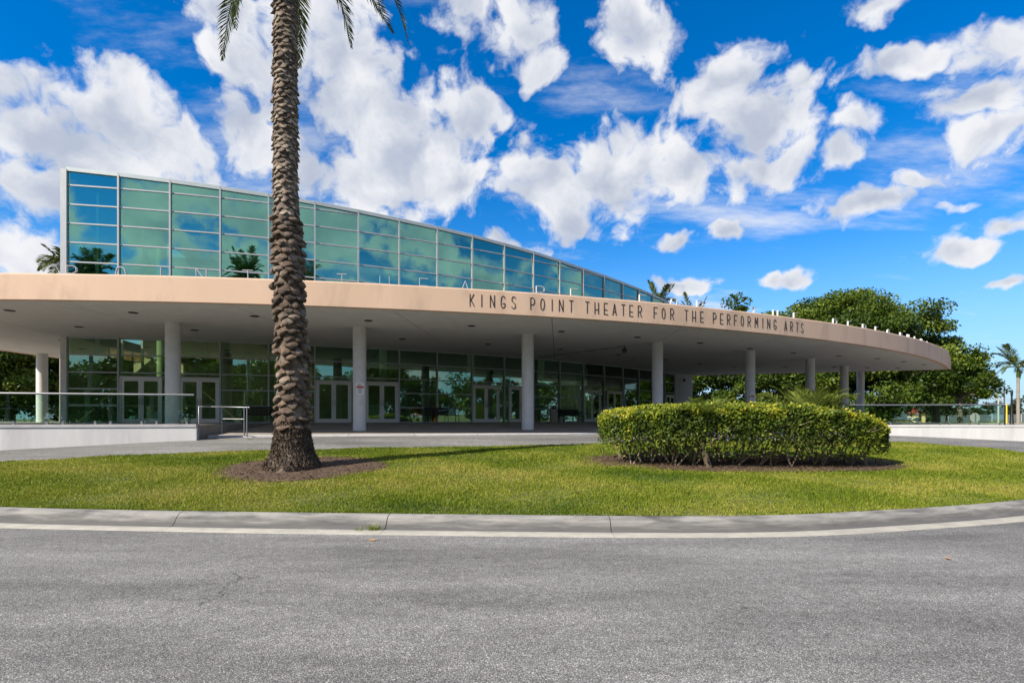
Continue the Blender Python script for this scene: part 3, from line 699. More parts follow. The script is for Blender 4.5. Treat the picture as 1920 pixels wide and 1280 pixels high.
# raised plant screen showing just above the roof edge
b = MB(); pp = [arc(GC, GR-5.0, a) for a in np.linspace(-51.8, -46.8, 5)]
for p, q in zip(pp, pp[1:]): wallbox(b, p, q, 11.2, 13.05, 0.3)
b.build('roof_screen', M['roof_metal'], theater)
# glazed left flank
fl0 = Vector((nodes[0][0], nodes[0][1], 0)); fdir = Vector((GC[0]-nodes[0][0], GC[1]-nodes[0][1], 0)).normalized()
vv = Vector((-fdir.y, fdir.x, 0))
for i in range(4):
    a = 0.15+i*2.3
    for z0, z1 in ((ZF, ZS), (EYE+4.9, 9.5), (9.5, zroof(0))): pane(fl0, fdir, vv, a+0.04, a+2.26, z0, z1, z0, z1, M['glass_rail'])
    b = MB(); b.box(fl0+fdir*(a+2.3)+Vector((0, 0, 7.4)), (0.08, 0.16, 12.4), (fdir, vv, Vector((0, 0, 1)))); b.build('mullion', M['alu'], theater)
for i, a in enumerate(np.linspace(A0+3.2, A0+DA*NB-3, 7)):
    p = arc(GC, GR-2.6, a); b = MB(); b.lathe([(0.24, ZF), (0.24, 12.0-i*0.25)], 20, (p[0], p[1], 0)); b.build('lobby_column', M['interior_column'], theater)
# pale stair stringer and landing inside, seen through the upper glass
b = MB(); i0 = arc(GC, GR-3.6, A0+1.5); i1 = arc(GC, GR-2.2, A0+11.5)
b.bar((i0[0], i0[1], 11.0), (i1[0], i1[1], 6.6), 0.22, 0.5); b.build('stair_stringer', M['white_wall'], theater)
b = MB()
for a0, a1 in zip(np.linspace(A0+1, A0+40, 14), np.linspace(A0+1, A0+40, 14)[1:]):
    p, q = arc(GC, GR-5.2, a0), arc(GC, GR-5.2, a1); wallbox(b, p, q, 5.2, 6.3, 3.4)
b.build('mezzanine', M['wood_brown'], theater)
# things inside the lobby
def inside_pt(k, s, depth):
    p, u, v, L = frame(k); return p+u*(s*L)-v*depth, u, v
for (k, s, dep, w_, h_, zb_, m_, lab, nm, cat) in [
    (6, 0.35, 0.35, 0.85, 0.62, 2.55-0.75, 'paper', 'pale green poster standing inside the glass door right of the signed column', 'poster', 'poster'),
    (9, 0.75, 0.5, 0.6, 0.5, 1.95, 'paper', 'white notice board behind glass doors left of the third column', 'notice_board', 'notice'),
    (13, 0.3, 0.15, 0.22, 0.32, 2.6, 'paper', 'small sheet taped inside far glass door behind bench', 'notice_sheet', 'notice')]:
    c, u, v = inside_pt(k, s, dep); b = MB(); b.box(Vector((0, 0, h_/2)), (w_, 0.02, h_), (u, v, Vector((0, 0, 1))))
    b.box(Vector((0, 0, h_*0.6))+v*0.012, (w_*0.6, 0.004, h_*0.07), (u, v, Vector((0, 0, 1))))
    o = b.build(nm, M[m_], None, (c.x, c.y, zb_))
    lg = MB(); lg.box(Vector((0, 0, -(zb_-ZF)/2)), (0.04, 0.03, zb_-ZF), (u, v, Vector((0, 0, 1)))); lg.box(Vector((0, 0, -(zb_-ZF)+0.015)), (0.4, 0.3, 0.03), (u, v, Vector((0, 0, 1)))); lg.build('stand', M['black_metal'], o)
    setp(o, lab, cat)
for (k, s, lab, hh) in [(7, 0.65, 'orange cabinet inside the glass left of the middle bench', 0.95), (8, 0.25, 'orange box on a stand inside the glass behind the middle bench', 1.15)]:
    c, u, v = inside_pt(k, s, 1.6); b = MB(); b.box(Vector((0, 0, hh/2+0.06)), (0.42, 0.4, hh), (u, v, Vector((0, 0, 1))))
    o = b.build('cabinet', M['orange'], None, (c.x, c.y, ZF)); pl = MB(); pl.box(Vector((0, 0, 0.03)), (0.36, 0.34, 0.06), (u, v, Vector((0, 0, 1)))); pl.build('plinth', M['black_metal'], o); setp(o, lab, 'cabinet')

# ------------------------------------------------------------------ lettering
GL = {'K': [[(0,0),(0,1)],[(.9,1),(.05,.40)],[(.25,.52),(1,0)]], 'I': [[(.5,0),(.5,1)]], 'N': [[(0,0),(0,1),(1,0),(1,1)]],
 'G': [[(.95,.80),(.85,.95),(.5,1),(.12,.88),(0,.55),(.03,.2),(.3,0),(.75,.02),(1,.2),(1,.36),(.5,.36)]], 'S': [[(.95,.85),(.7,.99),(.3,.98),(.05,.82),(.1,.62),(.75,.42),(.98,.2),(.75,.02),(.3,0),(.0,.14)]],
 'P': [[(0,0),(0,1),(.65,1),(.97,.86),(.97,.58),(.65,.42),(0,.42)]], 'O': [[(.5,0),(.14,.13),(0,.5),(.14,.87),(.5,1),(.86,.87),(1,.5),(.86,.13),(.5,0)]],
 'T': [[(.5,0),(.5,1)],[(0,1),(1,1)]], 'H': [[(0,0),(0,1)],[(1,0),(1,1)],[(0,.36),(1,.36)]], 'E': [[(.95,1),(0,1),(0,0),(1,0)],[(0,.40),(.85,.40)]],
 'A': [[(0,0),(.5,1),(1,0)],[(.17,.28),(.83,.28)]], 'R': [[(0,0),(0,1),(.65,1),(.97,.86),(.97,.62),(.65,.46),(0,.46)],[(.45,.46),(1,0)]], 'F': [[(0,0),(0,1),(1,1)],[(0,.48),(.8,.48)]],
 'M': [[(0,0),(.1,1),(.5,.35),(.9,1),(1,0)]]}
def letter_mesh(ch, h, w, thick, depth, stemx=1.0):
    b = MB(); w = w*(1.15 if ch == 'M' else 1.0)
    for pl in GL[ch]:
        for (x0, y0), (x1, y1) in zip(pl, pl[1:]):
            A = Vector(((x0-.5)*w, 0, y0*h)); B = Vector(((x1-.5)*w, 0, y1*h)); e = (B-A).normalized()*(thick*0.42)
            tt = thick*stemx if abs(x0-x1) < .02 and abs(y1-y0) > .7 else thick
            b.bar(A-e*(0 if (x0, y0) == pl[0] and 0 else 1)*0.9, B+e*0.9, depth+random.uniform(-.0015, .0015), tt, up=Vector((0, 1, 0)).cross(e.normalized()))
    return b
def solve_arc(px_, r, lo=-97.0, hi=-40.0):
    for _ in range(50):
        m_ = (lo+hi)/2; p = arc(FC, r, m_)
        if 960+1000*p[0]/p[1] < px_: lo = m_
        else: hi = m_
    return (lo+hi)/2
TXT = list(zip('KINGS', (885, 903, 923, 943, 963)))+list(zip('POINT', (998.5, 1017, 1035, 1052, 1071)))+list(zip('THEATER', (1101, 1118.6, 1136, 1152, 1168.5, 1183.6, 1199.6)))+list(zip('FOR', (1229, 1244, 1260)))+list(zip('THE', (1286.7, 1301, 1316)))+list(zip('PERFORMING', (1339.7, 1353, 1366, 1379, 1391.5, 1404.5, 1418, 1430, 1441, 1453)))+list(zip('ARTS', (1473, 1484, 1494.5, 1504)))
lm = {}
def put_letter(ch, x_, r, z, key, nm, m_, **kw):
    a = solve_arc(x_, r); p = arc(FC, r, a); n_ = Vector((math.cos(R(a)), math.sin(R(a)), 0)); u = Vector((-n_.y, n_.x, 0))
    if (key, ch) not in lm: lm[(key, ch)] = letter_mesh(ch, **kw).mesh(nm)
    Mx = Matrix((( u.x, -n_.x, 0, p[0]), (u.y, -n_.y, 0, p[1]), (0, 0, 1, z), (0, 0, 0, 1)))
    link(nm, lm[(key, ch)], theater, m_, M=Mx)
for ch, x_ in TXT: put_letter(ch, x_, FR+0.007, ZS+0.215, 'd', 'fascia_letter', M['letter_dark'], h=0.45, w=0.16, thick=0.025, depth=0.014)
TOP = list(zip('POINT', (135, 227, 302, 378, 465)))+list(zip('THEATRE', (641, 721, 795, 872, 945, 1013, 1077)))+list(zip('FOR', (1205, 1263, 1312)))+list(zip('THE', (1413, 1453.5, 1492)))+list(zip('PERFORMING', (1565, 1592.5, 1620, 1643.5, 1665, 1689, 1702.5, 1714.5, 1727, 1738)))+list(zip('ARTS', (1756, 1762, 1766.5, 1770)))
for ch, x_ in TOP:
    r = FR-0.75; a = solve_arc(x_, r)
    put_letter(ch, x_, r, ZS+fasz(a)+0.0, 't', 'roof_letter', M['letter_white'], h=0.46, w=0.34, thick=0.015, depth=0.09)

# ------------------------------------------------------------------ retaining walls and glass railings
def run_wall(name, pts, ztop, label, cap):
    root = empty(name, (pts[0][0], pts[0][1], 0), label, 'wall'); o0 = Vector((pts[0][0], pts[0][1], 0))
    b = MB(); c = MB()
    for p, q in zip(pts, pts[1:]):
        p3 = Vector((*p, 0))-o0; q3 = Vector((*q, 0))-o0; wallbox(b, p3, q3, -0.1, ztop-0.09, 0.25); wallbox(c, p3+Vector((0, -0.03, 0)), q3+Vector((0, -0.03, 0)), ztop-0.09, ztop+0.012, 0.30)
    b.build('wall_face', M['white_wall'], root); c.build('coping', M[cap], root); return root
LW = [(-46, 12.7), (-24, 16.35), (-17.0, 17.75), (-11.3, 19.1)]; RW = [(13.4, 28.1), (19.7, 27.98), (26.3, 27.4), (34, 26.0), (42, 24)]
run_wall('retaining_wall', LW, 1.40, 'white painted retaining wall below the glass railing left of the palm', 'slab_edge')
run_wall('retaining_wall', RW, 1.27, 'white painted retaining wall below the glass railing right of the hedge', 'white_wall')
def railing(pts, z0, label, endpost=False):
    root = empty('glass_railing', (pts[0][0], pts[0][1], z0), label, 'railing'); o0 = Vector((pts[0][0], pts[0][1], 0))
    P = [Vector((*p, 0))-o0+Vector((0, 0.1, 0)) for p in pts]
    b = MB(); b.tube([p+Vector((0, 0, 1.05)) for p in P], 0.036, 10); b.build('top_rail', M['steel'], root)
    for p, q in zip(P, P[1:]):
        L = (q-p).length; n = max(1, round(L/1.5)); u = (q-p).normalized(); v = Vector((u.y, -u.x, 0))
        for i in range(n):
            s0 = L*i/n+0.012; s1 = L*(i+1)/n-0.012
            pane(p, u, v, s0, s1, 0.035, 1.04, 0.035, 1.04, M['glass_rail'], root, 'glass_panel', 0.015, 0)
            for s in (s0+0.22, s1-0.22):
                b = MB(); b.box(p+u*s+Vector((0, 0, 0.055)), (0.07, 0.05, 0.11), (u, v, Vector((0, 0, 1)))); b.build('clamp', M['steel'], root)
    if endpost:
        b = MB(); b.tube([P[-1]+Vector((0, 0, 0)), P[-1]+Vector((0, 0, 1.05))], 0.03, 10); b.build('end_post', M['black_metal'], root)
railing([(-30, 15.4), (-24, 16.4), (-17.0, 17.8), (-11.45, 19.1)], 1.412, 'glass railing with round steel rail on left terrace wall', False)
railing([(15.0, 28.1), (19.7, 28.0), (25.5, 27.5)], 1.282, 'glass railing with round steel rail on right terrace wall beside hedge', True)
# second railing along the far left side of the terrace
railing([(-43, 30), (-42, 38), (-40, 46)], ZF+0.01, 'glass railing along the far left edge of the terrace in front of trees', False)
# ramp handrail by the steps
hr = empty('handrail', (-11.15, 19.5, 0.85), 'short galvanised steel handrail beside ramp left of the palm', 'handrail')
def hp(x, y, d): return px(x, y, d)-Vector((-11.15, 19.5, 0.85))
b = MB(); b.tube([hp(373, 816, 19.3), hp(373, 762, 19.3), hp(416, 762.5, 19.8), hp(462, 763.5, 19.6), hp(468, 763.5, 19.6)], 0.022, 8); b.build('top_rail', M['steel'], hr)
b = MB(); b.tube([hp(416, 785, 19.8), hp(459, 785.5, 19.6)], 0.018, 8); b.build('mid_rail', M['steel'], hr)
for (x, yb, d) in ((416, 811, 19.8), (458, 817, 19.4), (463, 819, 19.3)):
    b = MB(); b.tube([hp(x, yb, d), hp(x, 763, d)], 0.022, 8); b.lathe([(0.0, 0.012), (0.055, 0.012), (0.06, 0.0)], 12, tuple(hp(x, yb, d))); b.build('post', M['steel'], hr)

# ------------------------------------------------------------------ plaza furniture
def bench(x, y, z, rz, label):
    root = empty('bench', (x, y, z), label, 'bench', 'black metal benches along the glass front'); root.rotation_euler.z = rz
    W = 1.85
    for nm, ang_c in (('seat', 0), ('backrest', 1)):
        b = MB()
        if not ang_c:
            for i in range(30): b.box((-W/2+W*(i+.5)/30, -0.02, 0.44), (W/30*0.66, 0.44, 0.012))
            for yy in (-0.24, 0.2): b.tube([(-W/2, yy, 0.44), (W/2, yy, 0.44)], 0.016, 6)
        else:
            for i in range(30): b.bar((-W/2+W*(i+.5)/30, 0.22, 0.47), (-W/2+W*(i+.5)/30, 0.33, 0.85), W/30*0.72, 0.012)
            b.tube([(-W/2, 0.33, 0.86), (W/2, 0.33, 0.86)], 0.02, 6); b.tube([(-W/2, 0.215, 0.46), (W/2, 0.215, 0.46)], 0.016, 6)
        b.build(nm, M['black_metal'], root)
    for sx in (-1, 1):
        xx = sx*(W/2+0.02)
        b = MB(); b.tube([(xx, -0.25, 0), (xx, -0.24, 0.42), (xx, -0.27, 0.60), (xx, -0.22, 0.645), (xx, 0.24, 0.645)], 0.022, 8); b.build('armrest', M['black_metal'], root)
        b = MB(); b.tube([(xx, 0.30, 0), (xx, 0.22, 0.44), (xx, 0.335, 0.87)], 0.022, 8); b.build('leg', M['black_metal'], root)
        b = MB(); b.tube([(xx, -0.24, 0.42), (xx, 0.22, 0.42)], 0.018, 8); b.build('side_rail', M['black_metal'], root)
def front_at(k, s, out):
    p, u, v, L = frame(k); c = p+u*(s*L)+v*out; return c, math.atan2(u.y, u.x)
for k, s, lab in ((3.0, 0.95, 'black metal bench partly hidden behind the palm trunk'), (8, 0.0, 'black metal bench in front of glass between second and third columns'), (12, 0.15, 'black metal bench beside the stone litter bin')):
    c, rz = front_at(int(k), s, 0.85); bench(c.x, c.y, zplaza(c.x, c.y), rz, lab)
c, rz = front_at(11, 0.45, 0.9); z0 = zplaza(c.x, c.y)
root = empty('litter_bin', (c.x, c.y, z0), 'beige stone litter bin with dark mouth beside the far bench', 'litter bin')
b = MB(); b.lathe([(0.0, 0.0), (0.25, 0.0), (0.26, 0.03), (0.26, 0.80), (0.25, 0.84), (0.0, 0.84)], 28); b.build('body', M['bin_stone'], root)
b = MB(); b.lathe([(0.255, 0.84), (0.23, 0.98), (0.14, 1.08), (0.0, 1.11)], 28); b.build('dome_lid', M['bin_stone'], root)
b = MB(); b.box((0, -0.225, 0.93), (0.24, 0.06, 0.12)); b.build('mouth', M['black_metal'], root)
# signs on columns
def col_sign(ci, z, label, yaw, tw=0.32, th=0.52):
    x, y, z0 = colpos[ci]; d = Vector((-x, -y, 0)).normalized(); d.rotate(Matrix.Rotation(yaw, 3, 'Z')); pos = Vector((x, y, z))+d*0.305; u = Vector((-d.y, d.x, 0)); ax = (u, d, Vector((0, 0, 1)))
    root = empty('parking_sign', pos, label, 'sign')
    b = MB(); b.box((0, 0, 0), (tw, 0.012, th), ax); b.build('plate', M['sign_white'], root)
    f = lambda du, dz: u*du+d*0.0085+Vector((0, 0, dz))
    b = MB(); b.box(f(0, 0.075), (tw*0.92, 0.005, 0.085), ax); b.build('red_band', M['sign_red'], root)
    b = MB()
    for (x0, w_, h_) in ((-.085, .03, .07), (-.045, .035, .07), (0.0, .03, .07), (.05, .022, .07)): b.box(f(x0, 0.17), (w_*0.5, 0.005, h_), ax); b.box(f(x0+w_*0.3, 0.19), (w_*0.8, 0.006, 0.02), ax)
    b.build('heading', M['letter_dark'], root)
    b = MB()
    for i, ww in enumerate((.20, .17, .21, .15, .22, .18)):
        b.box(f(-0.01*(i % 2), -0.0-0.038*i), (ww, 0.005, 0.014), ax)
    b.build('small_print', M['sign_blue'], root)
col_sign(1, EYE+(785-729)/1000*23.2, 'white tow-away notice with red band on the column right of the palm', 0.06)
col_sign(4, EYE+(785-745)/1000*31.2, 'white notice with red band on the column behind the hedge', 0.5)
# security cameras
p = px(1171, 648, 4000/(785-648)); root = empty('security_camera', (p.x, p.y, ZS), 'dark dome security camera hanging from the soffit above doors', 'camera')
b = MB(); b.tube([(0, 0, 0), (0, 0, -0.16)], 0.03, 8); b.build('stem', M['lamp_dark'], root)
b = MB(); b.lathe([(0.0, -0.14), (0.10, -0.15), (0.13, -0.2), (0.13, -0.27), (0.10, -0.34), (0.05, -0.385), (0, -0.395)], 16); b.build('dome', M['lamp_dark'], root)
q = px(1010, 669, 4000/(785-669)); b = MB(); b.tube([(0, 0, -0.02), (q.x-p.x, q.y-p.y, -0.02)], 0.012, 6); b.build('conduit', M['lamp_dark'], root)
p = Vector((15.6, 48.4, 5.15)); root = empty('security_camera', p, 'small wall camera on the white wall at the end of glass front', 'camera')
b = MB(); b.tube([(0.05, 0.2, 0.1), (0, 0, 0.1), (0, -0.12, 0)], 0.03, 8); b.build('bracket', M['lamp_dark'], root)
b = MB(); b.lathe([(0.0, 0.05), (0.11, 0.04), (0.12, -0.04), (0.07, -0.13), (0, -0.15)], 14, (0, -0.14, -0.03)); b.build('dome', M['lamp_dark'], root)

# ------------------------------------------------------------------ vegetation generators
def rhombs(P, D, U, s, asp=0.5, rnd=None):
    """leaf faces: centre P, long direction D, side direction U (unit), length s"""
    n = len(P); s = np.asarray(s).reshape(-1, 1)*np.ones((n, 1))
    V = np.empty((n, 4, 3), np.float32); V[:, 0] = P-D*s*.5; V[:, 1] = P+U*s*asp*.5; V[:, 2] = P+D*s*.5; V[:, 3] = P-U*s*asp*.5
    F = np.arange(4*n).reshape(n, 4)
    return V.reshape(-1, 3), F, np.repeat(rnd if rnd is not None else rng.random(n), 4)
def unit(a): return a/np.maximum(np.linalg.norm(a, axis=1), 1e-6)[:, None]
def crown_mesh(name, clumps, per, size, flat=0.6, asp=0.55):
    """clumps: (n,4) centre and radius"""
    n = len(clumps)*per; C = np.repeat(clumps[:, :3], per, 0); r = np.repeat(clumps[:, 3], per)
    d = unit(rng.normal(size=(n, 3))); rad = r*rng.random(n)**0.45
    off = d*rad[:, None]; off[:, 2] *= flat; P = C+off
    D = unit(rng.normal(size=(n, 3))+d*0.9+np.array([0, 0, -0.1])); U = unit(np.cross(D, rng.normal(size=(n, 3))+np.array([0, 0, 1.5])))
    base = np.repeat(rng.normal(0.45, 0.16, len(clumps)), per)
    return npmesh(name, *(lambda q: (q[0], q[1]))(rhombs(P, D, U, size*(0.6+0.8*rng.random(n)), asp)), attr=np.repeat(np.clip(base+rng.normal(0, 0.2, n), 0, 1), 4))
def tree(name, x, y, z, h, rx, ry, zc, rz, nclump, per, leaf, label, group=None, cr=(0.8, 1.7), mat_='leaf_tree', trunk_r=0.3, seed=1, cat='tree', shell=0.45, low=-0.75):
    global rng
    keep = rng; rng = np.random.default_rng(seed)
    root = empty(name, (x, y, z), label, cat, group)
    d = unit(rng.normal(size=(nclump*3, 3))); d = d[d[:, 2] > low][:nclump]; nn_ = len(d)
    # knobbly outline: directional bumps
    ph = rng.random(6)*6.28; bump = 1+0.13*np.sin(3*np.arctan2(d[:, 1], d[:, 0])+ph[0])+0.10*np.sin(7*np.arctan2(d[:, 1], d[:, 0])+5*d[:, 2]+ph[1])+0.08*np.sin(9*d[:, 2]+ph[2])
    rad = (shell+(1-shell)*rng.random(nn_)**0.6)*bump
    C = np.c_[d[:, 0]*rx*rad, d[:, 1]*ry*rad, zc+d[:, 2]*rz*rad, rng.uniform(*cr, nn_)]
    C = C[C[:, 2] > 0.6]
    link('crown', crown_mesh('crown', C, per, leaf), root, M[mat_])
    b = MB(); top = Vector((rng.normal()*0.3, rng.normal()*0.3, zc*0.75)); fork = Vector((0, 0, max(0.8, zc-rz*0.75)))
    b.tube([(0, 0, -0.3), (0.02, 0, 0.4), fork*0.6, fork, top], [trunk_r*1.5, trunk_r*1.1, trunk_r, trunk_r*0.85, trunk_r*0.3], 10); b.build('trunk', M['bark'], root)
    for c in C[rng.permutation(len(C))[:min(14, len(C))]]:
        b = MB(); e = Vector(c[:3]); s_ = fork.lerp(top, rng.random()*0.8); m_ = s_.lerp(e, 0.5)+Vector((0, 0, -0.1*(e-s_).length))
        b.tube([s_, s_.lerp(m_, 0.5)+Vector((0, 0, .1)), m_, m_.lerp(e, .5)+Vector((0, 0, .15)), e], [trunk_r*0.42, trunk_r*0.34, trunk_r*0.24, trunk_r*0.15, 0.02], 6); b.build('limb', M['bark'], root)
    rng = keep; return root
def frond_mesh(P0, P1, P2, nl, ll, width=0.03, droop=0.35, vee=0.5, stem=0.02, name='frond', seed=0):
    """one pinnate leaf along a quadratic curve with pairs of narrow leaflets"""
    rg = np.random.default_rng(seed); P0, P1, P2 = map(np.array, (P0, P1, P2))
    t = np.linspace(0.14, 1.0, nl)[:, None]; C = (1-t)**2*P0+2*t*(1-t)*P1+t*t*P2; Tn = unit(2*(1-t)*(P1-P0)+2*t*(P2-P1))
    side = unit(np.cross(Tn, np.array([0, 0, 1.0])+1e-4)); upv = np.cross(side, Tn)
    Vs, Fs, As = [], [], []; base = 0
    for sgn in (-1, 1):
        tt = t[:, 0]; L = ll*np.clip(np.sin(np.pi*(0.12+0.86*tt))**0.6, 0.15, 1)*(0.85+0.3*rg.random(nl))
        ang = np.clip(1.15-0.75*tt, 0.3, 1.2)+rg.normal(0, .09, nl)
        dirv = unit(Tn*np.cos(ang)[:, None]+side*sgn*np.sin(ang)[:, None]+upv*(vee*(1-tt*0.6))[:, None]*rg.uniform(0.5, 1.4, nl)[:, None])
        mid = C+dirv*(L*0.55)[:, None]; d2 = unit(dirv+np.array([0, 0, -droop])*rg.uniform(.6, 1.5, nl)[:, None]); end = mid+d2*(L*0.5)[:, None]
        w = unit(np.cross(dirv, upv+rg.normal(0, .3, (nl, 3))))*(width*0.5)
        V = np.stack([C-w*.5, C+w*.5, mid+w, end, mid-w], 1)
        f = np.arange(nl)[:, None]*5; Fq = np.concatenate([f+np.array([0, 1, 2, 4]), f+np.array([4, 2, 3, 3])], 0)
        Vs.append(V.reshape(-1, 3)); Fs.append(Fq+base); base += nl*5; As.append(np.repeat(np.clip(rg.normal(.5, .2, nl), 0, 1), 5))
    # as triangles
    Fq = np.concatenate(Fs); Tri = np.concatenate([Fq[:, [0, 1, 2]], Fq[:, [0, 2, 3]]]); Tri = Tri[(Tri[:, 0] != Tri[:, 1]) & (Tri[:, 1] != Tri[:, 2]) & (Tri[:, 0] != Tri[:, 2])]
    # rachis as a four sided tapering rod
    ns = 9; tr = np.linspace(0, 1, ns)[:, None]; Cr = (1-tr)**2*P0+2*tr*(1-tr)*P1+tr*tr*P2; Tr = unit(2*(1-tr)*(P1-P0)+2*tr*(P2-P1)); sr = unit(np.cross(Tr, np.array([0, 0, 1.0])+1e-4)); ur = np.cross(sr, Tr); rr = stem*(1-0.85*tr)
    ring = np.stack([Cr+sr*rr, Cr+ur*rr, Cr-sr*rr, Cr-ur*rr], 1).reshape(-1, 3); q = []
    for i in range(ns-1):
        for k in range(4): a, b_, c, d = i*4+k, i*4+(k+1) % 4, (i+1)*4+(k+1) % 4, (i+1)*4+k; q += [(a, b_, c), (a, c, d)]
    V = np.concatenate(Vs+[ring]); Tri = np.concatenate([Tri, np.array(q)+base]); A = np.concatenate(As+[np.full(len(ring), 0.75)])
    return npmesh(name, V, Tri, attr=A)
def palm(name, x, y, z, h, tr, label, nfr=22, fl=2.6, ll=0.6, seed=3, leaf='leaf_palm', bark='palm_smooth', up=0.5, group=None, lean=(0, 0), nl=34, width=0.045, shaft=True, cat='palm tree'):
    rg = random.Random(seed); root = empty(name, (x, y, z), label, cat, group)
    b = MB(); n = 12; b.tube([(lean[0]*(i/n)**2, lean[1]*(i/n)**2, -0.2+(h+0.2)*i/n) for i in range(n+1)], [tr*(1.35-0.35*min(1, i/2.0)-0.25*i/n) for i in range(n+1)], 14); b.build('trunk', M[bark], root)
    top = Vector((lean[0], lean[1], h))
    if shaft:
        b = MB(); b.tube([top, top+Vector((0, 0, .5)), top+Vector((0, 0, 1.0))], [tr*0.8, tr*0.75, tr*0.3], 10); b.build('crownshaft', M['leaf_bright'], root)
    else:
        b = MB(); b.tube([top+Vector((0, 0, -.3)), top+Vector((0, 0, .2)), top+Vector((0, 0, .6))], [tr*0.9, tr*1.15, tr*0.4], 10); b.build('crown_heart', M[bark], root)
    ms = []
    for i in range(5):
        e = -0.5+1.25*i/4   # from hanging to upright
        a = fl*0.5
        P1 = (a*0.95, 0, fl*(0.18+up*0.62*(i/4))); P2 = (fl*(0.88-0.3*(i/4)), 0, fl*(-0.62+1.15*(i/4)*(0.55+up)))
        ms.append(frond_mesh((0.05, 0, 0), P1, P2, nl, ll, width, 0.5, 0.35, 0.025, seed=seed*10+i))
    for i in range(nfr):
        k = min(4, int(5*(i+rg.random())/nfr)); az = i*2.399+rg.uniform(-.25, .25)
        o = link('frond', ms[k], root, M[leaf]); o.location = top+Vector((0, 0, 0.75 if shaft else 0.3)); s_ = rg.uniform(.85, 1.12)
        o.rotation_euler = (rg.uniform(-.12, .12), rg.uniform(-.12, .12), az); o.scale = (s_, s_, s_)
    return root

# ------------------------------------------------------------------ the date palm in front
PX, PY = -4.94, 12.05; pz = zi(PX, PY)
root = empty('date_palm', (PX, PY, pz), 'tall date palm with scaly trunk in the mulch ring on the grass', 'palm tree')
TH = 11.2
def prad(z): return float(np.interp(z, [0, .12, .35, .7, 1.05, 1.6, 2.4, 3.6, 5.2, 6.2, 9, 11.5], [.64, .57, .46, .39, .345, .325, .315, .315, .30, .265, .26, .258]))
def pcen(z): return Vector((-0.02-0.20*(z/TH)**1.0+0.04*math.sin(z*0.7), 0.02*math.sin(z), z))
b = MB(); zz = np.linspace(-0.15, TH, 90); nseg = 28; vs_ = []
for z in zz:
    c = pcen(max(z, 0)); r0 = prad(max(z, 0))-0.035
    for k in range(nseg):
        t = 2*math.pi*k/nseg; w = 1+(0.07*math.sin(3*t+z*2)+0.06*math.sin(7*t-z*9)+0.05*math.sin(11*t+z*17))*max(0, 1-z/1.3)+0.02*math.sin(5*t+8*z)
        vs_.append((c.x+r0*w*math.cos(t), c.y+r0*w*math.sin(t), z))
b.add(vs_, [(i*nseg+k, i*nseg+(k+1) % nseg, (i+1)*nseg+(k+1) % nseg, (i+1)*nseg+k) for i in range(len(zz)-1) for k in range(nseg)], True)
b.build('trunk', M['bark_palm'], root)
# leaf-base scars in spiral rows: knobbly below, flat diamonds above
def scar_mesh(seed, knob):
    """unit scar: x across, z up, -y outwards: an overlapping lip, thick at the top"""
    rg = random.Random(seed); W = 1.0; nu, nv = 7, 5; vs_ = []
    for j in range(nv):
        t = j/(nv-1)
        for i in range(nu):
            s = i/(nu-1)*2-1
            edge = (1-abs(s)**2.6)
            wid = 0.72+0.28*math.sin(math.pi*(0.25+0.6*(1-t)))
            zt = (t-0.5)+(0.42*s*s if t < .5 else -0.15*s*s)*(1 if t < .5 else t)
            out = (0.10+0.90*(1-t)**1.1)*edge
            if knob: out = (0.10+0.90*math.sin(math.pi*min(1, 0.30+0.70*t))**0.8)*edge*(1+0.2*rg.uniform(-1, 1))
            vs_.append((s*0.5*wid+rg.uniform(-.025, .025), -out+0.12*abs(s), zt+rg.uniform(-.05, .05)))
    fs = [(j*nu+i, j*nu+i+1, (j+1)*nu+i+1, (j+1)*nu+i) for j in range(nv-1) for i in range(nu-1)]
    base = len(vs_); vs_ += [(vs_[i][0]*0.85, 0.3, vs_[i][2]+0.12) for i in range(nu)]
    fs += [(base+i, base+i+1, i+1, i) for i in range(nu-1)]
    b = MB(); b.add(vs_, fs, True); return b
sc_k = [scar_mesh(i, True) for i in range(4)]; sc_f = [scar_mesh(10+i, False) for i in range(4)]
sk_me = [s_.mesh('leaf_scar') for s_ in sc_k]; sf_me = [s_.mesh('leaf_scar') for s_ in sc_f]
place = []
z = 0.95; row = 0
while z < TH:
    low = z < 5.6; n = 7 if low else 9
    f = np.clip((z-5.2)/0.8, 0, 1)
    dz = 0.150*(1-f)+0.094*f
    for k in range(n):
        t = 2*math.pi*(k+0.5*(row % 2)+0.06*row)/n+random.uniform(-.05, .05); zz_ = z+random.uniform(-.02, .02)+0.03*math.sin(t+row); r0 = prad(zz_)-0.03; c = pcen(zz_)
        w = 2*math.pi*r0/n*(1.12 if low else 1.18)*random.uniform(.78, 1.22); hgt = dz*(1.15 if low else 1.45)*random.uniform(.75, 1.25); dep = (0.105 if low else 0.068)*random.uniform(.5, 1.45)
        if low and random.random() < 0.06: continue
        out = Vector((math.cos(t), math.sin(t), 0)); tg = Vector((-out.y, out.x, 0))
        pos = Vector((c.x, c.y, zz_))+out*(r0-0.005)
        roll = random.uniform(-.28, .28); upv = Vector((0, 0, 1))*math.cos(roll)+tg*math.sin(roll); tg2 = tg*math.cos(roll)-Vector((0, 0, 1))*math.sin(roll)
        Mx = Matrix(((tg2.x*w, -out.x*dep, upv.x*hgt, pos.x), (tg2.y*w, -out.y*dep, upv.y*hgt, pos.y), (tg2.z*w, -out.z*dep, upv.z*hgt, pos.z), (0, 0, 0, 1)))
        facing = -out.y+0.4*(-out.x*(-PX/13)); place.append((facing*w*hgt/(1+0.02*zz_) if out.y < 0.15 else -1, low, Mx, row+k))
    z += dz; row += 1
place.sort(key=lambda q: -q[0])
rest = MB(); rest_low = MB()
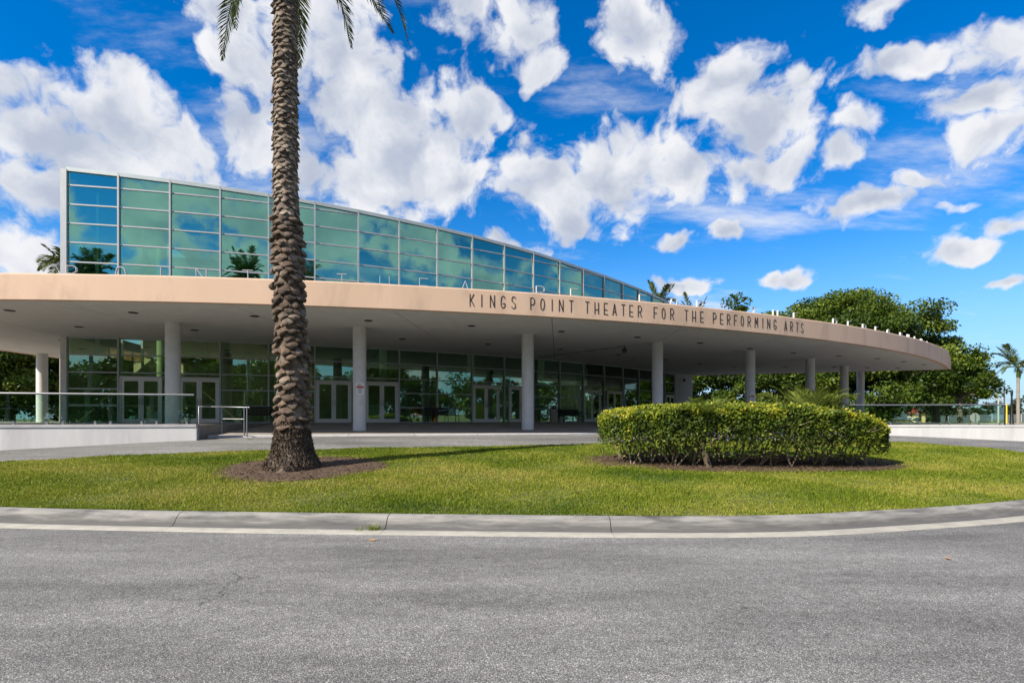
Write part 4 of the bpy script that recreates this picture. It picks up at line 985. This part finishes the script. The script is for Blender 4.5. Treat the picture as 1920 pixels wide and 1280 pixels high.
for i, (fc, low, Mx, s_) in enumerate(place):
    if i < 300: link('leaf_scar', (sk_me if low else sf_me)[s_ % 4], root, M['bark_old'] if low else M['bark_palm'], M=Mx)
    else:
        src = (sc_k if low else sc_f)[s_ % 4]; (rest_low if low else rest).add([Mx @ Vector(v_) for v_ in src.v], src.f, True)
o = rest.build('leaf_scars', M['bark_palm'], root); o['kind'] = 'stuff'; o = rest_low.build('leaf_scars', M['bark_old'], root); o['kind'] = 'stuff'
# fibrous root collar
n = 5200; t = rng.random(n)*2*np.pi; z_ = rng.random(n)**1.3*1.0; rr = np.array([prad(v_) for v_ in z_])-0.02+rng.random(n)*0.03
P = np.c_[rr*np.cos(t)-0.02, rr*np.sin(t), z_+0.02]; D = unit(np.c_[np.cos(t)*.35+rng.normal(0, .35, n), np.sin(t)*.35+rng.normal(0, .35, n), -0.8+rng.normal(0, .5, n)]); U = unit(np.cross(D, rng.normal(size=(n, 3))))
V, F, A = rhombs(P, D, U, 0.10*(0.5+rng.random(n)), 0.22)
o = link('root_fibres', npmesh('root_fibres', V, F, attr=A), root, M['bark_base']); o['kind'] = 'stuff'
# crown of fronds above the picture, with the hanging ones that dip into view
topc = pcen(TH)+Vector((0, 0, 0.9))
b = MB(); b.tube([pcen(TH)+Vector((0, 0, -.1)), pcen(TH)+Vector((0, 0, .7)), pcen(TH)+Vector((0, 0, 1.3))], [0.31, 0.42, 0.2], 14); b.build('crown_heart', M['bark_palm'], root)
hang = [((-1.15, 0.1, .55), (-1.02, -0.2, -2.30)), ((0.55, -0.6, .35), (0.70, -0.8, -2.0)), ((0.85, 0.9, .4), (1.12, 1.2, -1.75)), ((1.75, -.3, .75), (2.30, -.45, -2.30)), ((2.0, .6, .9), (2.62, .8, -1.95)), ((-1.9, 1.4, .9), (-2.5, 2.0, -1.5)), ((-0.5, 1.9, .8), (-.7, 2.6, -1.3)), ((-2.0, -1.2, 1.0), (-3.3, -2.0, -.7))]
for i, (p1, p2) in enumerate(hang):
    link('frond', frond_mesh((0, 0, 0), p1, p2, 70, 0.50, 0.028, 0.25, 0.45, 0.03, seed=100+i), root, M['leaf_palm'], topc)
fm = [frond_mesh((0.1, 0, 0), (1.5, 0, 0.7+0.5*i), (3.1-.45*i, 0, -0.5+1.15*i), 60, 0.5, 0.03, 0.25, 0.45, 0.03, seed=200+i) for i in range(4)]
for i in range(38):
    o = link('frond', fm[i*4//38], root, M['leaf_palm'], topc+Vector((0, 0, .2))); o.rotation_euler = (random.uniform(-.1, .1), random.uniform(-.1, .1), i*2.399)

# ------------------------------------------------------------------ mulch rings, grass
def mulch(cx, cy, rx, ry, label, seed):
    rg = np.random.default_rng(seed); nr, na_ = 9, 64; V = []
    for j in range(nr+1):
        for k in range(na_):
            t = 2*math.pi*k/na_; w = 1+0.04*math.sin(3*t+seed)+0.025*math.sin(7*t); r = j/nr
            V.append((cx+rx*w*r*math.cos(t), cy+ry*w*r*math.sin(t), 0))
    V = np.array(V); V[:, 2] = zisl(V[:, 0], V[:, 1])+0.012+rg.random(len(V))*0.02*(np.repeat(np.arange(nr+1), na_) < nr)
    F = [(j*na_+k, (j+1)*na_+k, (j+1)*na_+(k+1) % na_, j*na_+(k+1) % na_) for j in range(nr) for k in range(na_)]
    root = link('mulch_bed', npmesh('mulch_bed', V, F, True), None, M['mulch']); setp(root, label, 'mulch', kind='structure')
    n = int(900*rx*ry); t = rg.random(n)*6.283; r = np.sqrt(rg.random(n))*(1.0+0.10*rg.random(n)); x = cx+rx*r*np.cos(t); y = cy+ry*r*np.sin(t); z = zisl(x, y)+0.03
    P = np.c_[x, y, z]; D = unit(np.c_[rg.normal(size=(n, 2)), rg.normal(0, .25, n)]); U = unit(np.cross(D, np.array([0, 0, 1.0])+rg.normal(0, .4, (n, 3))))
    V, F, A = rhombs(P, D, U, 0.07*(0.4+rg.random(n)), 0.28)
    o = link('mulch_chips', npmesh('mulch_chips', V, F), root, M['mulch']); o['kind'] = 'stuff'
MU = [(-4.75, 12.1, 1.78, 1.75), (5.75, 13.5, 3.95, 1.75)]
mulch(*MU[0], 'brown mulch ring round the foot of the palm', 1); mulch(*MU[1], 'brown mulch bed under the clipped hedge', 2)
NBL = 520000
x = rng.uniform(-13.5, 16, NBL*2); y = rng.uniform(7.9, 21, NBL*2)
vis = (np.abs(x) < y*1.02+0.4); x, y = x[vis], y[vis]
keepp = rng.random(len(x)) < np.clip((9.5/y)**1.6, 0.16, 1.0); x, y = x[keepp], y[keepp]
m_ = inside(x, y); x, y = x[m_], y[m_]
for (cx, cy, rx, ry) in MU:
    q = ((x-cx)/rx)**2+((y-cy)/ry)**2; m_ = q > 0.88+rng.normal(0, .16, len(x)); x, y = x[m_], y[m_]
ei = rng.integers(0, nI, 26000); eo = rng.uniform(-.09, .03, 26000)*(0.6+0.6*np.sin(ei*.31)*np.sin(ei*.083)); x = np.r_[x, IP[ei, 0]+nor[ei, 0]*eo+tan[ei, 0]*rng.uniform(-.1, .1, 26000)]; y = np.r_[y, IP[ei, 1]+nor[ei, 1]*eo+tan[ei, 1]*rng.uniform(-.1, .1, 26000)]
e = edge_dist(x, y); z = zisl(x, y, e)
n = len(x); hgt = rng.uniform(.025, .062, n)*(0.85+0.35*np.sin(x*1.7+np.sin(y*2.3))*np.sin(y*1.9))*(y/9)**0.25; wd = rng.uniform(.006, .012, n)*(y/8)**0.7
az = rng.random(n)*6.283; ln_ = rng.uniform(.2, 1.0, n)*hgt; la = rng.random(n)*6.283
B = np.c_[x, y, z-0.004]; W = np.c_[np.cos(az), np.sin(az), np.zeros(n)]*wd[:, None]; Tp = B+np.c_[np.cos(la)*ln_, np.sin(la)*ln_, hgt]
V = np.stack([B-W, B+W, Tp], 1).reshape(-1, 3); F = np.arange(3*n).reshape(n, 3)
A = np.clip(0.55+rng.normal(0, .20, n)+0.08*np.sin(x*.8+2)*np.sin(y*1.3), 0, 1)
# bands of shade across the lawn, painted into the blade colour
A = np.clip(A-0.22*np.clip(np.sin(x*.55+1.3*np.sin(y*.9)+.6)*np.sin(y*1.7+.4*x), 0, 1), 0, 1)
A = np.clip(A+0.30*np.exp(-(((x+3.9)/3.2)**2+((y-10.3)/1.5)**2)), 0, 1)  # thin, dried grass by the palm ring
o = link('grass', npmesh('grass', V, F, attr=np.repeat(A, 3)), None, M['grass']); setp(o, 'short sunlit lawn grass on the traffic island', 'grass', kind='stuff')
print('grass blades', n)

# ------------------------------------------------------------------ hedge
HX, HY = 5.72, 13.45; hz = zi(HX, HY)
root = empty('hedge', (HX, HY, hz), 'clipped oval hedge with yellow-green top and bare woody stems', 'hedge')
def htop(xr): return np.interp(xr, [-3.5, -3.2, -2.4, -1.2, 0, 1.2, 2.2, 2.9, 3.3, 3.55], [1.16, 1.28, 1.38, 1.42, 1.43, 1.40, 1.28, 1.12, .98, .80])
HA, HB = 3.5, 1.32
def hplan(xr): return HB*np.maximum(0.0, 1-np.abs(np.clip(xr/HA, -1, 1))**3.2)**(1/2.4)
n = 88000; xr = rng.uniform(-HA, HA, n); yb = hplan(xr); side = rng.random(n)
yr = np.where(side < 0.42, rng.uniform(-1, 1, n)*yb, np.where(side < 0.82, -yb*(1-0.30*rng.random(n)**1.6), yb*(1-0.25*rng.random(n)**1.6)))
tp = htop(xr)-0.10*(np.abs(yr)/np.maximum(yb, .05))**4+0.05*np.sin(xr*5+1)*np.sin(yr*6)
u_ = rng.random(n); zz_ = np.where(side < 0.42, tp-0.16*u_**1.5*rng.random(n)**.5, 0.16+(tp-0.16)*(u_**0.52))
dens_keep = rng.random(n) < np.where(side < .42, 1, np.clip((zz_/tp)*1.75-0.52+0.28*np.sin(xr*4.2+.5)*np.sin(zz_*6), 0.26, 1)); xr, yr, zz_, tp = xr[dens_keep], yr[dens_keep], zz_[dens_keep], tp[dens_keep]; n = len(xr)
P = np.c_[xr+rng.normal(0, .03, n), yr+rng.normal(0, .03, n), zz_+rng.normal(0, .02, n)]
# ragged new shoots
k = 1500; xs_ = rng.uniform(-HA*.97, HA*.97, k); ys_ = rng.uniform(-1, 1, k)*hplan(xs_); P = np.r_[P, np.c_[xs_, ys_, htop(xs_)+rng.random(k)*.07]]; tp = np.r_[tp, htop(xs_)]; n = len(P)
out = unit(np.c_[P[:, 0]*.1, P[:, 1]*.6, np.where(P[:, 2] > tp-.2, 1.0, 0.25)]); D = unit(rng.normal(size=(n, 3))*0.8+out*0.6); U = unit(np.cross(D, out+rng.normal(0, .5, (n, 3))))
A = np.clip(rng.normal(.30, .15, n)+0.32*np.clip((P[:, 2]-tp+0.22)/0.22, 0, 1)+0.16*(P[:, 0] < -2.2)*rng.random(n)+0.1*(P[:, 0] > 2.0), 0, 1)  # sunlight on both hedge ends is put into the leaf colour
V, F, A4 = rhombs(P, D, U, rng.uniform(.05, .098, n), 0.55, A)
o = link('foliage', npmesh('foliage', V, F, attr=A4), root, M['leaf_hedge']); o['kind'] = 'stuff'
for i in range(64):
    bx = rng.uniform(-3.1, 3.1); by = rng.uniform(-.85, .85)*hplan(bx)/HB*0.9; b = MB()
    for q in range(rng.integers(2, 4)):
        tx = np.clip(bx+rng.normal(0, .42), -3.35, 3.35); ty = np.clip(by+rng.normal(-.15, .38), -1, 1)*hplan(tx); tz = htop(tx)*rng.uniform(.72, .96)
        p0 = Vector((bx+rng.normal(0, .02), by, -.05)); p3 = Vector((tx, ty, tz)); p1 = p0.lerp(p3, .33)+Vector((rng.normal(0, .07), rng.normal(0, .07), .02)); p2 = p0.lerp(p3, .68)+Vector((rng.normal(0, .09), rng.normal(0, .09), -.03))
        b.tube([p0, p1, p2, p3], [.022, .017, .012, .005], 5)
        for w in range(3):
            a = p1.lerp(p3, rng.random()*.8); e = a+Vector((rng.normal(0, .22), rng.normal(-.05, .22), rng.uniform(.08, .3))); b.tube([a, a.lerp(e, .5)+Vector((0, 0, -.02)), e], [.009, .007, .003], 4)
    b.build('stem', M['twig'], root)
# young palm growing through the hedge
zz0 = zi(4.45, 12.35)
root = empty('young_palm', (4.5, 12.45, zz0), 'young palm with stout stem growing through the front of the hedge', 'palm')
b = MB(); b.tube([(0.10, -.05, -.05), (0.02, -.02, .25), (-.06, 0, .62), (-.10, .05, 1.0)], [.085, .07, .06, .05], 10); b.build('trunk', M['bark_base'], root)
for i in range(13):
    az = rng.uniform(0, 6.28); el = rng.uniform(.5, 1.2); L = rng.uniform(.6, .95)
    p1 = (math.cos(az)*L*.4, math.sin(az)*L*.4-.05, L*.55*el); p2 = (math.cos(az)*L*.95, math.sin(az)*L*.95-.1, L*.45*el)
    link('frond', frond_mesh((0, 0, 0), p1, p2, 22, .26, .022, .1, .5, .012, seed=300+i), root, M['leaf_bright'], (-.10, -.05, 1.12))
# feathery palm clump behind the hedge beside the columns
cpos = px(1514, 797, 23.6); root = empty('areca_palm', (cpos.x, cpos.y, zr(cpos.x, cpos.y)), 'feathery green palm clump rising behind the hedge before the columns', 'palm')
for i in range(34):
    az = rng.uniform(0, 6.28); L = rng.uniform(1.9, 2.9); ox, oy = rng.normal(0, .5), rng.normal(0, .25)
    p1 = (ox+math.cos(az)*L*.16, oy+math.sin(az)*L*.16, .4+L*.62); p2 = (ox+math.cos(az)*L*.60, oy+math.sin(az)*L*.5, .45+L*rng.uniform(.40, .82))
    link('frond', frond_mesh((ox*.6, oy*.6, 0), p1, p2, 40, .55, .035, .25, .45, .015, seed=400+i), root, M['leaf_bright'])

# ------------------------------------------------------------------ trees in the background
def tree_px(name, pxc, d, ztop, zbot, rx, label, seed, ncl, per, leaf, ry=None, cr=(.9, 1.9), **kw):
    X = (pxc-960)/1000*d; return tree(name, X, d, 0, ztop, rx, ry or rx, (ztop+zbot)/2, (ztop-zbot)/2, ncl, per, leaf, label, 'trees behind the theater', cr, seed=seed, **kw)
tree_px('ficus_tree', 1578, 62, 16.0, 2.8, 8.4, 'largest broad-crowned tree rising behind the right end of the canopy', 11, 230, 460, .31, trunk_r=.6, cr=(1.1, 2.2))
tree_px('ficus_tree', 1755, 60, 10.2, 2.2, 4.6, 'broad green tree beyond the canopy tip, right of the largest tree', 12, 90, 400, .30, trunk_r=.4)
tree_px('ficus_tree', 1800, 57, 7.2, 3.2, 3.4, 'low leafy boughs of the tree reaching right toward the right palm', 19, 30, 200, .34, trunk_r=.25, cr=(.6, 1.2))
tree_px('ficus_tree', 1408, 66, 16.2, 3.5, 5.4, 'dark tree peeking over the canopy left of the largest tree', 13, 70, 260, .42, trunk_r=.4)
tree_px('ficus_tree', 1478, 65, 15.2, 4.0, 5.2, 'green crown above the canopy joining the left side of the largest tree', 24, 90, 380, .32, trunk_r=.4)
tree_px('ficus_tree', 1345, 64, 8.6, 0.6, 4.4, 'dense dark tree seen under the canopy beside the white end wall', 14, 70, 300, .36, trunk_r=.35, low=-.95)
tree_px('ficus_tree', 1465, 60, 8.8, 0.6, 4.4, 'leafy tree seen under the canopy between two right columns', 15, 70, 300, .36, trunk_r=.35, low=-.95)
tree_px('ficus_tree', 1630, 58, 8.0, 0.5, 4.6, 'shaded tree below the canopy tip behind the last columns', 16, 70, 300, .36, trunk_r=.35, low=-.95)
tree_px('ficus_tree', 20, 46, 9.5, 1.2, 4.6, 'sunlit leafy tree at far left under the canopy', 17, 80, 300, .34, trunk_r=.35, low=-.95)
tree_px('ficus_tree', 112, 50, 9.5, 1.0, 4.2, 'leafy tree seen between the left back column and the glass corner', 18, 80, 300, .34, trunk_r=.35, low=-.95)
tree_px('ficus_tree', -90, 44, 10.0, 1.0, 4.6, 'leafy tree at the left edge beyond the terrace', 21, 60, 260, .34, trunk_r=.35, low=-.95)
tree_px('shade_tree', 1775, 74, 5.0, 1.6, 3.8, 'small grey-green tree behind the right glass railing', 22, 34, 170, .34, mat_='leaf_tree_far', trunk_r=.16, cr=(.6, 1.2))
tree_px('shade_tree', 1725, 82, 4.9, 2.2, 4.0, 'thin street tree in front of the yellow house', 23, 28, 150, .34, mat_='leaf_tree_far', trunk_r=.2, cr=(.6, 1.1))
for i, (x_, d_, zt, rx_) in enumerate([(1850, 290, 10, 9), (1875, 300, 11, 10), (1905, 280, 9, 9), (1930, 260, 12, 9), (1800, 310, 9, 9), (1760, 300, 8, 9), (1700, 300, 8, 9), (1650, 310, 9, 9)]):
    tree('distant_tree', (x_-960)/1000*d_, d_, 0, zt, rx_, rx_, zt*.5, zt*.5, 34, 90, 1.1, ['distant tree left of the foul pole beyond the field', 'tallest distant tree just beside the foul pole', 'distant tree behind the black lamp post', 'distant tree at the very right edge of the view', 'distant tree behind the octagonal sign', 'distant tree behind the small grey-green tree', 'distant tree above the yellow house roof', 'distant tree left of the yellow house'][i], 'far tree line', (1.5, 3.0), 'leaf_tree_far', .3, seed=40+i, low=-.95)
palm('feather_palm', (1236-960)/1000*78, 78, 0, 17.4, .25, 'ragged palm crown showing above the canopy beside the glass roof end', 15, 3.5, .9, seed=5, up=.9, nl=26, width=.16)
palm('feather_palm', (1302-960)/1000*80, 80, 0, 16.0, .25, 'shorter ragged palm crown above the canopy right of the raised letter O', 15, 3.5, .9, seed=6, up=.8, nl=26, width=.16)
palm('feather_palm', (117-960)/1000*41, 41, 0, 12.8, .2, 'palm fronds peeking past the top left corner of glass front', 15, 2.3, .7, seed=8, up=.4, nl=26, width=.1)
palm('royal_palm', (1909-960)/1000*40, 40, 0, 4.7, .125, 'slim palm at the right edge beyond the retaining wall', 15, 2.3, .55, seed=9, up=.55, nl=34, width=.06)

# ------------------------------------------------------------------ far right roadside things
def far(name, label, cat, loc): return empty(name, loc, label, cat)
hx = (1690-960)/1000*112; root = far('house', 'small yellow house with red roof seen through right railing', 'house', (hx, 112, 0))
b = MB(); b.box((0, 0, 1.4), (6.2, 5, 2.8)); b.build('wall', M['yellow_house'], root)
b = MB(); b.add([(-3.6, -3, 2.8), (3.6, -3, 2.8), (3.6, 3, 2.8), (-3.6, 3, 2.8), (-1.6, 0, 4.3), (1.6, 0, 4.3)], [(0, 1, 5, 4), (1, 2, 5), (2, 3, 4, 5), (3, 0, 4), (3, 2, 1, 0)]); b.build('roof', M['red_roof'], root)
for xx in (-1.6, 1.5):
    b = MB(); b.box((xx, -2.52, 1.5), (1.2, .06, 1.1)); w = b.build('window', M['white_paint'], root); b = MB(); b.box((xx, -2.56, 1.5), (1.0, .04, .9)); b.build('pane', M['glass_low'], w)
b = MB(); b.box((0, -2.53, 1.0), (.95, .06, 2.0)); b.build('door', M['white_paint'], root)
root = far('white_fence', 'white two-rail fence in front of the yellow house', 'fence', ((1660-960)/1000*84, 84, 0))
for i in range(6):
    b = MB(); b.box((i*1.0, 0, .6+.2), (.12, .12, 1.6)); b.build('post', M['white_paint'], root)
for z in (.95, 1.4):
    b = MB(); b.bar((0, -.08, z+.25), (5, -.08, z-.05), .05, .16); b.build('rail', M['white_paint'], root)
root = far('field_fence', 'long dark windscreen fence round the distant ball field', 'fence', (0, 0, 0))
for i in range(14):
    X0 = 205+i*7.0; b = MB(); b.box((X0, 255, 2.0), (6.8, .06, 3.4)); b.build('screen', M['windscreen'], root); b = MB(); b.tube([(X0-3.5, 255, -.1), (X0-3.5, 255, 4.2)], .07, 6); b.build('post', M['white_paint'], root)
def pole(name, x_, d_, zt, r, m_, label, cat, arm=False):
    root = far(name, label, cat, ((x_-960)/1000*d_, d_, 0)); b = MB(); b.tube([(0, 0, -.2), (0, 0, zt)], [r*1.2, r], 10); b.build('shaft', M[m_], root)
    if arm:
        b = MB(); b.bar((-1.3, 0, zt-.35), (1.3, 0, zt-.35), .12); b.build('crossarm', M[m_], root)
        for s_ in (-1.1, -.4, .4, 1.1):
            b = MB(); b.lathe([(.05, 0), (.09, .08), (.05, .2), (0, .22)], 8, (s_, 0, zt-.29)); b.build('insulator', M['white_paint'], root)
    else:
        b = MB(); b.lathe([(r*1.3, 0), (r*1.3, .1), (0, .16)], 10, (0, 0, zt)); b.build('cap', M[m_], root)
    return root
pole('utility_pole', 1818, 118, 8.4, .17, 'pole_wood', 'plain dark utility pole beyond the right railing', 'pole')
pole('utility_pole', 1872, 150, 7.6, .19, 'pole_concrete', 'pale concrete utility pole with crossarm beyond the right railing', 'pole', True)
pole('flag_pole', 1883, 64, 5.3, .07, 'pole_wood', 'thin dark pole just left of the right palm', 'pole')
pole('foul_pole', 1887.5, 215, 7.4, .22, 'yellow_paint', 'yellow foul pole of the distant ball field', 'pole')
lp = far('lamp_post', 'black lamp post standing behind the right retaining wall', 'lamp post', ((1897-960)/1000*33.5, 33.5, 0))
b = MB(); b.lathe([(.16, -.1), (.16, 1.2), (.10, 1.35), (.055, 2.6), (.045, 3.0)], 14); b.build('shaft', M['black_metal'], lp)
b = MB(); b.lathe([(.045, 3.0), (.06, 3.1), (.07, 3.3), (.05, 3.4), (0, 3.45)], 14); b.build('lantern', M['black_metal'], lp)
for i, z_ in enumerate((6.5, 6.0, 5.4, 8.3)):
    A_ = px(1560, 785, 140); B_ = px(2050, 785, 128); b = MB(); b.tube([Vector((A_.x, A_.y, z_+1.2)), (Vector((A_.x, A_.y, z_+1.2))+Vector((B_.x, B_.y, z_)))/2-Vector((0, 0, .5)), Vector((B_.x, B_.y, z_))], .025, 4)
    o = b.build('power_line', M['pole_wood'], None); setp(o, 'thin power line crossing the sky behind the right railing', 'cable', 'power lines at the right')
ss = far('road_sign', 'pale back of an octagonal road sign seen through right railing', 'sign', ((1828-960)/1000*42, 42, 0))
b = MB(); b.add([(.40*math.cos(R(22.5+45*k)), s_, 1.69+.40*math.sin(R(22.5+45*k))) for s_ in (-.01, .01) for k in range(8)], [tuple(range(8))[::-1], tuple(range(8, 16))]+[(k, (k+1) % 8, 8+(k+1) % 8, 8+k) for k in range(8)]); b.build('plate', M['sign_grey'], ss)
b = MB(); b.tube([(0, -.05, -.1), (0, -.05, 2.0)], .03, 8); b.build('post', M['steel'], ss)
for i, x_ in enumerate((1662, 1671)):
    root = far('bollard', 'yellow bollard beside the white fence, %s one' % ('left' if i == 0 else 'right'), 'bollard', ((x_-960)/1000*70, 70, 0)); b = MB(); b.lathe([(.1, -.1), (.1, 1.35), (.07, 1.42), (0, 1.44)], 12); b.build('shaft', M['yellow_paint'], root)
    b = MB(); b.lathe([(.104, 1.1), (.104, 1.2)], 12); b.build('band', M['white_paint'], root)
root = far('waste_drum', 'blue barrel standing on the grass behind the right railing', 'barrel', ((1802-960)/1000*92, 92, 0)); b = MB(); b.lathe([(0, .0), (.33, .0), (.36, .35), (.34, .4), (.36, .8), (.34, 1.15), (0, 1.16)], 16); b.build('drum', M['blue_plastic'], root)
b = MB(); b.lathe([(.37, 1.1), (.37, 1.16), (.35, 1.17)], 16); b.build('rim', M['blue_plastic'], root)

# ------------------------------------------------------------------ trees across the road behind the camera (seen mirrored in the glass)
def copy_tree(o, parent=None):
    c = o.copy(); col.objects.link(c); c.parent = parent
    for ch in o.children: copy_tree(ch, c)
    return c
GRP = 'trees mirrored in the glass'; LAB = 'broad green tree across the road, mirrored in the glass front'
protos = [tree('roadside_tree', 0, 0, 0, h_, 5.0, 4.6, h_*.53, h_*.50, 60, 150, .5, LAB, GRP, (1.0, 2.0), 'leaf_tree', .3, seed=60+i, low=-.98) for i, h_ in enumerate((7.5, 9.0, 8.2))]
spots = [(-44, -30), (-33, -36), (-12, -38), (-4, -33), (5, -37), (14, -34), (24, -36), (34, -33), (44, -30), (53, -22), (59, -11), (64, 1), (67, 13), (68, 25), (72, 37), (78, 50), (-22, -40), (-53, -24), (-62, -14), (88, 66), (-40, -42), (-28, -44), (-16, -46), (0, -46), (18, -46)]
for i, (x_, y_) in enumerate(spots):
    o = protos[i] if i < 3 else copy_tree(protos[i % 3])
    o.location = (x_, y_, -.1); o.rotation_euler.z = i*1.7; k_ = 1.15+0.35*((i*37) % 10)/10*(1.25 if i > 19 else 1); o.scale = (k_*1.1, k_*1.1, k_)
for i, (x_, y_, h_) in enumerate([(-28, -18, 8.5), (-22, -24, 6), (-18, -20, 7.5), (-4, -26, 5.5), (8, -24, 7.0)]):
    palm('roadside_palm', x_, y_, -.1, h_, .2, 'feathery palm across the road, mirrored in the glass front', 18, 2.7, .8, seed=80+i, nl=26, width=.11, group='palms mirrored in the glass')
palm('roadside_palm', -32.5, -11.6, -.1, 16.6, .24, 'tall full palm mirrored in the upper left glass', 34, 3.2, .8, seed=87, nl=40, width=.09)
palm('roadside_palm', -7.6, -16.0, -.1, 19.0, .24, 'tall upright palm mirrored in the glass beside the date palm', 34, 2.9, .8, seed=88, nl=40, width=.09, up=.9)
# ------------------------------------------------------------------ small things on the ground
wz = zr(-1.98, 7.52); root = empty('gutter_weed', (-1.98, 7.62, wz+.012), 'small grassy weed growing in the kerb joint', 'weed')
for q, (ox, nb, hh) in enumerate(((0, 60, .16), (-.22, 26, .06))):
    n = nb; t = rng.random(n)*6.283; L = rng.uniform(.4, 1, n)*hh; Bp = np.c_[ox+rng.normal(0, .05, n), rng.normal(0, .03, n), np.zeros(n)]; Tq = Bp+np.c_[np.cos(t)*L*.9, np.sin(t)*L*.6, L*rng.uniform(.3, 1, n)]; W = np.c_[-np.sin(t), np.cos(t), np.zeros(n)]*.006
    link('tuft', npmesh('tuft', np.stack([Bp-W, Bp+W, Tq], 1).reshape(-1, 3), np.arange(3*n).reshape(n, 3), attr=np.repeat(rng.uniform(.2, .8, n), 3)), root, M['grass'])
for i, (x_, y_, lab) in enumerate([(698, 1013, 'curled dry leaf on asphalt below the gutter weed'), (1778, 1048, 'pale dry leaf on asphalt at right')]):
    d_ = EYE/((y_-785)/1000); X_ = (x_-960)/1000*d_; b = MB(); b.add([(-.06, 0, .012), (-.02, -.022, .004), (.03, -.02, .006), (.065, 0, .02), (.03, .022, .01), (-.02, .02, .012)], [(0, 1, 2, 3, 4, 5)]); b.add([(-.09, .004, .014), (-.06, .002, .012), (-.06, -.002, .012)], [(0, 1, 2)])
    o = b.build('dry_leaf', M['dead_leaf'], None, (X_, d_, zr(X_, d_)+.004)); setp(o, lab, 'leaf'); o.rotation_euler.z = i*1.1
